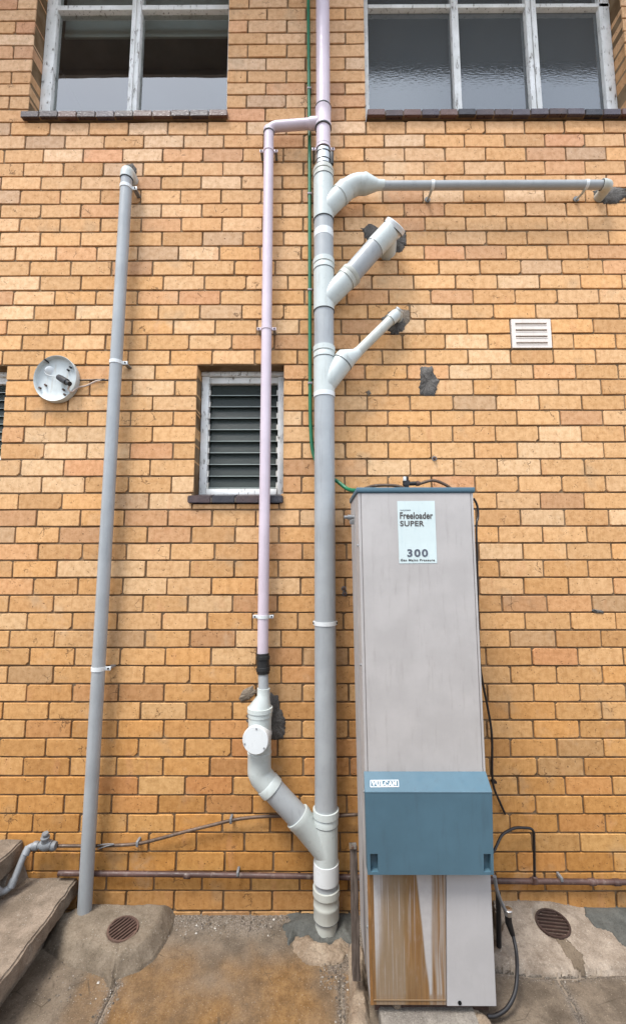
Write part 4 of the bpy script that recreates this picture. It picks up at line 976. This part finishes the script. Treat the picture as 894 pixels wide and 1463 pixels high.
b = B(); tube(b, curve([LP(101, 549, .06), LP(98, 556, .05), LP(103, 560, .045), LP(112, 553.5, .02), LP(124, 551, .012), LP(138, 544.5, .012), LP(146, 543.5, .01)], 6), .0048, 10); obj('cable', b, simple('pinkish_grey_cable', (.45, .36, .30), .6, .3), t)
b = B(); tube(b, curve([LP(144, 543.8, .012), LP(150, 543, .02), LP(158, 543.5, .01)], 4), .0035, 8); obj('cable_end', b, M_blk, t)
b = B(); tube(b, curve([LP(108, 543, .008), LP(130, 542.6, .006), LP(150, 541.6, .006)], 4), .0028, 8); obj('old_cable', b, M_blk, t)
# small nails and bolts in the wall
for k, (px_, py_) in enumerate([(620, 655), (491, 841), (492, 848)]):
    t = thing('wall_bolt', ['rusty bolt in the bricks above the heater', 'upper rusty bolt between stack and heater', 'lower rusty bolt between stack and heater'][k], 'bolt')
    p = P(px_, py_, 0); b = B(); lathe(b, p-Vector((0, .018, 0)), p+Vector((0, .004, 0)), [(0, .006), (.4, .009), (1, .009)], 8); obj('bolt_head', b, M_iron, t)
    b = B(); lathe(b, p-Vector((0, .002, 0)), p+Vector((0, .001, 0)), [(0, .014), (1, .014)], 8); obj('washer', b, M_galv, t)
# ------------------------------------------------------------------ ground
def seg_d(p, a, b_):
    ab = b_-a; t_ = max(0, min(1, (p-a).dot(ab)/max(1e-9, ab.length_squared))); return (p-a-ab*t_).length
def poly_d(p, poly):
    "signed distance, positive inside"
    ins = False; d_ = 9
    for a, b_ in zip(poly, poly[1:]+poly[:1]):
        d_ = min(d_, seg_d(p, a, b_))
        if (a.y > p.y) != (b_.y > p.y) and p.x < (b_.x-a.x)*(p.y-a.y)/(b_.y-a.y)+a.x: ins = not ins
    return d_ if ins else -d_
def g2(px, py, z=0.0): q = G(px, py, z); return Vector((q.x, q.y))
CR = [[g2(168, 1405), g2(160, 1420), g2(150, 1440), g2(138, 1466), g2(105, 1560)], [g2(486, 1395), g2(488, 1430), g2(490, 1466), g2(495, 1600)],
      [g2(795, 1396), g2(812, 1422), g2(832, 1464), g2(870, 1550)], [g2(704, 1388), g2(760, 1395), g2(820, 1397), g2(850, 1392), g2(905, 1391), g2(980, 1391)]]
def fb(x, y, s, o_=4):
    v = 0; a_ = 1; 
    for k in range(o_): v += a_*noise.noise(Vector((x*s, y*s, k*7.3))); s *= 2.1; a_ *= .5
    return v
stainc = g2(330, 1440)
def gh_(x, y):
    p = Vector((x, y)); h = .0025*fb(x, y, 9)+.0008*fb(x, y, 60, 2)
    cd_ = min(seg_d(p, a, b_) for c_ in CR for a, b_ in zip(c_, c_[1:]))+.004*fb(x, y, 30, 2)
    h -= .016*math.exp(-(cd_/.006)**2)
    w_ = sst((.16+.05*fb(x, y, 5, 2)+y+.04)/.13) if y > -.22 else 0    # loose grit piled near the wall
    wl = 1-sst((-y-.01-.06*fb(x+3, y, 6, 3))/.10)
    h += wl*(.010+.003*fb(x, y, 70, 2))
    left = sst((x+.99)/.05) if x < -.8 else 1
    stn = sst((-y-.13-.08*fb(x, y, 4, 3))/.16)*(.72+.5*fb(x, y, 5, 4))*sst((x+1.02+.06*fb(x, y, 6, 2))/.08)*(1-sst((x-.135)/.03))
    if x < -.85: stn *= sst((x+1.05)/.1)*.6
    if x > .3: stn = 0
    stn = max(0, min(1, stn)); grit = max(wl*.62, .8*math.exp(-((cd_-.002)/.018)**2)*(1 if x > -.9 else .6))
    if .06 < x < .25: grit = max(grit, .7*(1-sst((-y-.27)/.05)))
    return h, stn, min(1, grit), math.exp(-(cd_/.0045)**2)
b = B(); lay = b.verts.layers.float_color.new('mask')
x0, x1, y0, y1 = -1.9, 1.9, -1.0, .02; nx, ny = 440, 130; rows = []
for j in range(ny+1):
    fy = j/ny; y = y1+(y0-y1)*fy**1.2; row = []
    for i in range(nx+1):
        x = x0+(x1-x0)*i/nx; h, s_, g_, c_ = gh_(x, y); ed = max(0, 1-min(x-x0, x1-x, y-y0)/.08); v = b.verts.new((x, y, h*(1-ed)-.010*ed)); v[lay] = (s_, g_, c_, 1); row.append(v)
    rows.append(row)
for j in range(ny):
    for i in range(nx): b.faces.new((rows[j][i], rows[j][i+1], rows[j+1][i+1], rows[j+1][i]))
gr = obj('ground', b, M_ground, None, 80); gr['kind'] = 'structure'
b = B(); R2 = 60
q = [(-R2, -R2), (R2, -R2), (R2, .1), (-R2, .1)]; b.faces.new([b.verts.new((x, y, -.009)) for x, y in q])
yd = obj('yard', b, cement_mat('yard_concrete', (.16, .13, .10), (.26, .21, .16)), None); yd['kind'] = 'structure'
def blob(name, pts, hf, mat, step=.006, z0=-.012, jit=.006, js=40, parent=None, edge=.05):
    "heightfield over a plan outline; hf(x,y,distance inside)->height"
    xs_ = [p.x for p in pts]; ys_ = [p.y for p in pts]; b = B(); V = {}
    nx_ = int((max(xs_)-min(xs_)+.04)/step)+1; ny_ = int((max(ys_)-min(ys_)+.04)/step)+1
    for j in range(ny_+1):
        for i in range(nx_+1):
            x = min(xs_)-.02+i*step; y = min(ys_)-.02+j*step
            if y > .03: continue
            d_ = poly_d(Vector((x, y)), pts)+jit*fb(x, y, js, 2)
            if d_ < -step*1.6: continue
            z = hf(x, y, max(0, d_)) if d_ > 0 else z0
            V[i, j] = b.verts.new((x, y, z))
    for (i, j), v in list(V.items()):
        q = [(i, j), (i+1, j), (i+1, j+1), (i, j+1)]
        if all(k in V for k in q): b.faces.new([V[k] for k in q])
    return obj(name, b, mat, parent, 80)
# left mound with gully
mz = .075
Lm = [g2(104, 1290, mz), g2(140, 1270, mz), g2(236, 1290, mz)]
mo = [Vector((g2(110, 1300, mz).x, .02)), Vector((g2(247, 1292, mz).x+.005, .02)), g2(248, 1312, .03), g2(236, 1345, .01), g2(222, 1370), g2(200, 1388), g2(176, 1396), g2(165, 1402), g2(158, 1418), g2(150, 1398),
      g2(128, 1390), g2(98, 1380), g2(64, 1356), g2(66, 1330, .03), g2(80, 1310, .05)]
def hmound(x, y, d_):
    t_ = sst(min(1, d_/.055)); z = (.012+.068*t_**.75)*(1-.15*sst((-y-.05)/.3))
    z = z+.0022*fb(x, y, 14)*t_+.0018*fb(x, y, 60, 3)
    p = Vector((x, y)); cr_ = min(seg_d(p, a, b_) for a, b_ in zip(MC, MC[1:]))+.003*fb(x, y, 40, 2)
    gd = (Vector((x-GL.x, y-GL.y))).length
    if gd < .074: return GL.z-.10*(x-GL.x)+.02*(y-GL.y)+(-.006 if gd < .067 else .001)
    return z-.010*math.exp(-(cr_/.003)**2)
MC = [g2(170, 1352, .06), g2(167, 1372, .05), g2(166, 1385, .03), g2(160, 1405)]
GL = G(176, 1328, .068)
md = blob('concrete_mound', mo, hmound, M_mound, .005, jit=.004, js=14); tag(md, 'rough cement mound beside the steps, around the left drain grate', 'concrete mound')
M_irond = simple('dark_cast_iron', (.045, .026, .021), .6, .35, .1, var=.3, dirt=(.10, .065, .05), bump=.001)
def grate(c, R, ang, nrm, label, bars, M_iron=M_iron):
    t_ = thing('drain_grate', label, 'drain grate', 'round iron drain grates in the paving')
    t_.location = c; t_.rotation_mode = 'QUATERNION'; t_.rotation_quaternion = Vector((0, 0, 1)).rotation_difference(nrm.normalized())
    b = B(); lathe(b, (0, 0, -.01), (0, 0, .005), [(0, R*.86), (0, R), (.8, R), (1, R*.985), (1, R*.88), (.3, R*.86)], 40)
    bmesh.ops.delete(b, geom=[f for f in b.faces if len(f.verts) > 4], context='FACES'); obj('rim', b, M_iron, t_)
    b = B(); lathe(b, (0, 0, -.06), (0, 0, -.012), [(0, R*.80), (1, R*.93)], 30); obj('gully', b, M_dark, t_)
    n = bars; W_ = R*.87
    for k in range(n):
        o_ = -W_+2*W_*(k+.5)/n; hl = sqrt(max(1e-6, W_*W_-o_*o_)); b = B(); u = Vector((cos(ang), sin(ang), 0)); v = Vector((-sin(ang), cos(ang), 0))
        a = v*o_-u*hl; c_ = v*o_+u*hl; w2 = v*(W_/n*.42)
        hexa(b, [a-w2+Vector((0, 0, -.008)), c_-w2+Vector((0, 0, -.008)), c_+w2+Vector((0, 0, -.008)), a+w2+Vector((0, 0, -.008))], [a-w2*.8+Vector((0, 0, .003)), c_-w2*.8+Vector((0, 0, .003)), c_+w2*.8+Vector((0, 0, .003)), a+w2*.8+Vector((0, 0, .003))])
        obj('bar', b, M_iron, t_, 35)
    return t_
grate(GL+Vector((0, 0, .002)), .069, radians(58), Vector((.10, -.02, 1)), 'round rusty grate with slanting slots in the left mound', 8)
# right apron with gully
ar = [Vector((g2(700, 1290, .04).x, .02)), Vector((1.9, .02)), Vector((1.9, g2(894, 1390).y)), g2(894, 1391), g2(850, 1391), g2(800, 1394), g2(750, 1391), g2(706, 1384), Vector((g2(706, 1384).x-.05, g2(706, 1384).y)), Vector((g2(700, 1290, .04).x-.02, -.1))]
GRc = G(789, 1319.5, .052)
def hap(x, y, d_):
    t_ = sst(min(1, d_/.03)) if y < -.1 else 1
    z = .010+(.058*(1-sst((-y)/.33))+.010)*t_+.003*fb(x, y, 11)+.001*fb(x, y, 70, 2)
    z -= .035*sst((x-1.12)/.25)*(1-sst(-y/.3))
    gd = Vector((x-GRc.x, y-GRc.y)).length
    if gd < .085: z = GRc.z+(x-GRc.x)*(.05)+(y-GRc.y)*(.10)+.000; z = z if gd > .073 else z-.006
    return z
apn = blob('concrete_apron', ar, hap, M_moundr, .006); tag(apn, 'sloping pale concrete apron right of the heater, around the right drain grate', 'concrete apron')
grate(GRc+Vector((0, 0, .001)), .075, radians(-10), Vector((-.05, -.10, 1)), 'round dark rusty grate with level slots in the pale apron on the right', 7, M_irond)
# fresh cement on the apron, top right
def onap(px_, py_): return g2(px_, py_, .04)
wt = [onap(829, 1290), onap(835, 1286), onap(868, 1285), onap(894, 1292), onap(940, 1300), onap(940, 1370), onap(900, 1356), onap(884, 1345), onap(872, 1332), onap(850, 1326), onap(836, 1313)]
def hw(x, y, d_): return hap(x, y, .2)+.0035*sst(d_/.012)+.001
wp = blob('cement_patch', wt, hw, M_wet, .006, z0=.0, parent=apn); wp['label'] = 'dark fresh cement patch at the right edge'
st2 = [g2(788, 1338, .045), g2(806, 1340, .04), g2(818, 1352, .03), g2(832, 1368, .02), g2(834, 1388, .012), g2(822, 1384, .015), g2(808, 1366, .03)]
def hst(x, y, d_): return hap(x, y, .2)+.0012
sp_ = blob('damp_stain', st2, hst, cement_mat('damp_concrete', (.115, .088, .062), (.16, .125, .09), .002, 60, False), .006, z0=.0, parent=apn, jit=.012)
# collar of fresh cement round the stack foot, and the pale rubble in front
wc = [Vector((-.17, .02)), Vector((.175, .02)), g2(505, 1300, .02), g2(504, 1342, .02), g2(478, 1345, .015), g2(468, 1350, .01), g2(452, 1347, .01), g2(438, 1340, .01), g2(425, 1336, .01), g2(412, 1350, .005), g2(408, 1330, .01), g2(402, 1322, .01), g2(415, 1312, .02)]
def hwc(x, y, d_): return .012+.024*sst(d_/.05)+.003*fb(x, y, 18, 2)
cc = blob('cement_collar', wc, hwc, M_wet, .006, jit=.008); tag(cc, 'dark fresh cement spread around the foot of the grey stack', 'cement patch')
rb_ = [g2(416, 1350), g2(422, 1340), g2(438, 1338), g2(452, 1346), g2(470, 1350), g2(485, 1342), g2(500, 1345), g2(497, 1362), g2(488, 1376), g2(470, 1380), g2(448, 1380), g2(430, 1376), g2(420, 1364)]
def hrb(x, y, d_): return .006+.018*sst(d_/.035)+.010*fb(x, y, 18, 4)+.003*fb(x, y, 80, 2)
rr_ = blob('rubble_lump', rb_, hrb, M_rub1, .0045, jit=.012, js=25); tag(rr_, 'pale broken concrete lump in front of the dark cement at the stack foot', 'concrete lump')
# rough concrete at the left foot of the heater and its plinth
hp = [g2(496, 1360), g2(510, 1352), g2(522, 1366), g2(526, 1440), g2(530, 1475), g2(524, 1540), g2(498, 1540), g2(497, 1465), g2(500, 1420)]
def hhp(x, y, d_): return .012+.028*sst(d_/.02)+.014*fb(x, y, 22, 3)
hh_ = blob('rough_concrete_edge', hp, hhp, M_rub1, .0045, jit=.006); tag(hh_, 'rough pale concrete strip along the left foot of the heater under the batten', 'concrete edge')
b = B(); pz = .0288; box(b, .245, .61, -.60, -.12, -.01, pz+.012, .006)
bmesh.ops.subdivide_edges(b, edges=b.edges[:], cuts=5, use_grid_fill=True)
for v in b.verts: v.co += Vector((fb(v.co.x, v.co.y+v.co.z, 30, 2), fb(v.co.y, v.co.x, 33, 2), fb(v.co.x+9, v.co.y, 28, 3)))*.0045
pl = obj('heater_plinth', b, M_plinth, None, 50); tag(pl, 'rough pale concrete block under the water heater', 'plinth')
# stones by the plinth
for k, (px_, py_, r_) in enumerate([(566, 1446, .016), (676, 1449, .020), (688, 1459, .024), (510, 1449, .026), (560, 1341, .0)]):
    if not r_: continue
    b = B(); bmesh.ops.create_icosphere(b, subdivisions=2, radius=r_); c = G(px_, py_, .02)
    for v in b.verts: v.co = Vector((v.co.x*1.2, v.co.y, v.co.z*.7))*(1+.25*noise.noise(v.co*60+Vector((k, 0, 0)))) + c
    if px_ in (566,): 
        for v in b.verts: v.co.z += .028
    o = obj('stone', b, M_rub1, None, 40); tag(o, ['small pinkish stone on top of the heater plinth', 'stone at the right end of the heater plinth', 'larger stone touching the bottom edge right of the plinth', 'rough stone at the left front corner of the heater'][k], 'stone')
# ------------------------------------------------------------------ concrete steps
ss = thing('concrete_steps', 'two worn concrete slab steps rising to the left in the bottom left corner', 'steps')
def step(name, xr_, z1_, th_, y0_, x0_=-3.0, skew=0):
    b = B(); hexa(b, [(x0_, y0_, z1_-th_), (xr_+skew, y0_, z1_-th_), (xr_, -.004, z1_-th_), (x0_, -.004, z1_-th_)], [(x0_, y0_, z1_), (xr_+skew, y0_, z1_), (xr_, -.004, z1_), (x0_, -.004, z1_)])
    bmesh.ops.bevel(b, geom=list(b.edges), offset=.008, segments=3, affect='EDGES')
    bmesh.ops.subdivide_edges(b, edges=[e for e in b.edges if abs(e.verts[0].co.y-e.verts[1].co.y) > .3], cuts=110)
    bmesh.ops.subdivide_edges(b, edges=[e for e in b.edges if abs(e.verts[0].co.x-e.verts[1].co.x) > .6], cuts=40)
    for v in b.verts:
        v.co += Vector((.006*fb(v.co.y, v.co.z, 14, 4)+.0035*fb(v.co.y, v.co.z+5, 60, 2), 0, .003*fb(v.co.x, v.co.y, 12, 3)))
    return obj(name, b, M_step, ss, 60)
s1 = P(112, 1252, 0); sB = G(0, 1404, s1.z)
step('tread', s1.x+.003, s1.z, .085, -1.3, skew=(sB.x-s1.x)*1.3/abs(sB.y)*1.0)
s2 = P(36, 1198, 0); step('tread', s2.x, s2.z+.002, .10, -1.3, skew=-.02)
b = B(); hexa(b, [(-3, -1.2, -.02), (s1.x-.075, -1.2, -.02), (s1.x-.055, .0, -.02), (-3, .0, -.02)], [(-3, -1.2, s1.z-.087), (s1.x-.075, -1.2, s1.z-.087), (s1.x-.055, .0, s1.z-.087), (-3, .0, s1.z-.087)]); obj('riser', b, M_step, ss)
b = B(); hexa(b, [(-3, -1.2, s1.z-.02), (s2.x-.06, -1.2, s1.z-.02), (s2.x-.045, -.0, s1.z-.02), (-3, -.0, s1.z-.02)], [(-3, -1.2, s2.z-.1), (s2.x-.06, -1.2, s2.z-.1), (s2.x-.045, -.0, s2.z-.1), (-3, -.0, s2.z-.1)]); obj('riser', b, M_step, ss)
b = B(); hexa(b, [(s2.x-.045, -.16, s1.z-.03), (s2.x+.008, -.16, s1.z-.03), (s2.x+.045, -.004, s1.z-.03), (s2.x-.045, -.004, s1.z-.03)], [(s2.x-.045, -.10, s2.z-.1), (s2.x-.008, -.10, s2.z-.1), (s2.x+.0, -.004, s2.z-.1), (s2.x-.045, -.004, s2.z-.1)])
obj('mortar_fillet', b, M_step, ss)
# ------------------------------------------------------------------ unseen fence, added behind the camera to darken the lower wall
fe = thing('added_shade_fence', 'unseen timber fence added to keep low sky light off the wall', 'fence')
pal = None
for k in range(60):
    x = -4.5+k*.15
    if pal is None:
        b = B(); box(b, 0, .142, -.01, .01, 0, 2.35, .002); pal = obj('added_paling', b, M_wood, fe)
    else: pal = link('added_paling', pal.data, fe)
    pal.location = (x, -4.3+.004*(k % 2), .01+rg0.uniform(-.01, .01))
for z in (.35, 1.6): b = B(); box(b, -4.5, 4.5, -4.36, -4.315, z, z+.07, .003); obj('added_rail', b, M_wood, fe)
# ------------------------------------------------------------------ loose grit
vs, fs, cl_ = [], [], []
rg = random.Random(21)
OCT = [(1, 0, 0), (-1, 0, 0), (0, 1, 0), (0, -1, 0), (0, 0, 1), (0, 0, -1)]; OF = [(0, 2, 4), (2, 1, 4), (1, 3, 4), (3, 0, 4), (2, 0, 5), (1, 2, 5), (3, 1, 5), (0, 3, 5)]
def pebble(x, y, z, r_):
    k = len(vs); a_ = rg.uniform(0, 6.28)
    for p in OCT:
        s = r_*rg.uniform(.6, 1.2); px_, py_ = p[0]*cos(a_)-p[1]*sin(a_), p[0]*sin(a_)+p[1]*cos(a_)
        vs.append((x+px_*s, y+py_*s, z+p[2]*s*.7+r_*.2))
    fs.extend([tuple(q+k for q in f) for f in OF])
    g_ = rg.choice(((.20, .165, .13), (.13, .105, .085), (.27, .235, .195), (.17, .13, .09), (.09, .075, .06), (.5, .47, .42) if rg.random() < .18 else (.16, .13, .10)))
    cl_.extend([(*g_, 1)]*6)
n = 0
while n < 4200:
    mode = rg.random()
    if mode < .55: x, y = rg.uniform(-.86, .2), -abs(rg.gauss(0, .055))-.004
    elif mode < .8:
        c_ = rg.choice(CR[:1]+CR[1:2]+CR[3:]); a, b2 = rg.choice(list(zip(c_, c_[1:]))); p = a.lerp(b2, rg.random()); x, y = p.x+rg.gauss(0, .014), p.y+rg.gauss(0, .014)
    elif mode < .92: x, y = rg.uniform(.02, .17), rg.uniform(-.36, -.2)
    elif mode < .97: x, y = rg.uniform(-1.15, -.80), rg.uniform(-.42, -.22)
    else: x, y = rg.uniform(-1.2, 1.5), rg.uniform(-.8, -.02)
    if .2 < x < .7 and y > -.52: continue
    if x > .7 and y > -.30: continue
    if poly_d(Vector((x, y)), mo) > .006: continue
    if poly_d(Vector((x, y)), wc) > .02: continue
    if y > -.006: continue
    r_ = rg.choice((.0012, .0016, .002, .0026, .0034)) if rg.random() < .95 else rg.uniform(.005, .008)
    pebble(x, y, gh_(x, y)[0], r_); n += 1
for _ in range(60):
    x, y = rg.uniform(-1.8, -1.25), rg.uniform(-.5, -.02); pebble(x, y, s1.z, rg.uniform(.0015, .0035))
me = bpy.data.meshes.new('gravel'); me.from_pydata(vs, [], fs); me.update()
at = me.color_attributes.new('tint', 'FLOAT_COLOR', 'POINT'); at.data.foreach_set('color', [c for q in cl_ for c in q])
mg = N('grit_stone', .9, .2); mg.color(mg.mix(mg.ramp(mg.noise(300, 3), .35, .7), mg.attr('tint'), mg.mix(1.0, mg.attr('tint'), (.7, .68, .66), 'MULTIPLY')))
me.materials.append(mg.m); o = link('gravel', me); tag(o, 'loose grit and small stones along the foot of the wall', 'gravel'); o['kind'] = 'stuff'
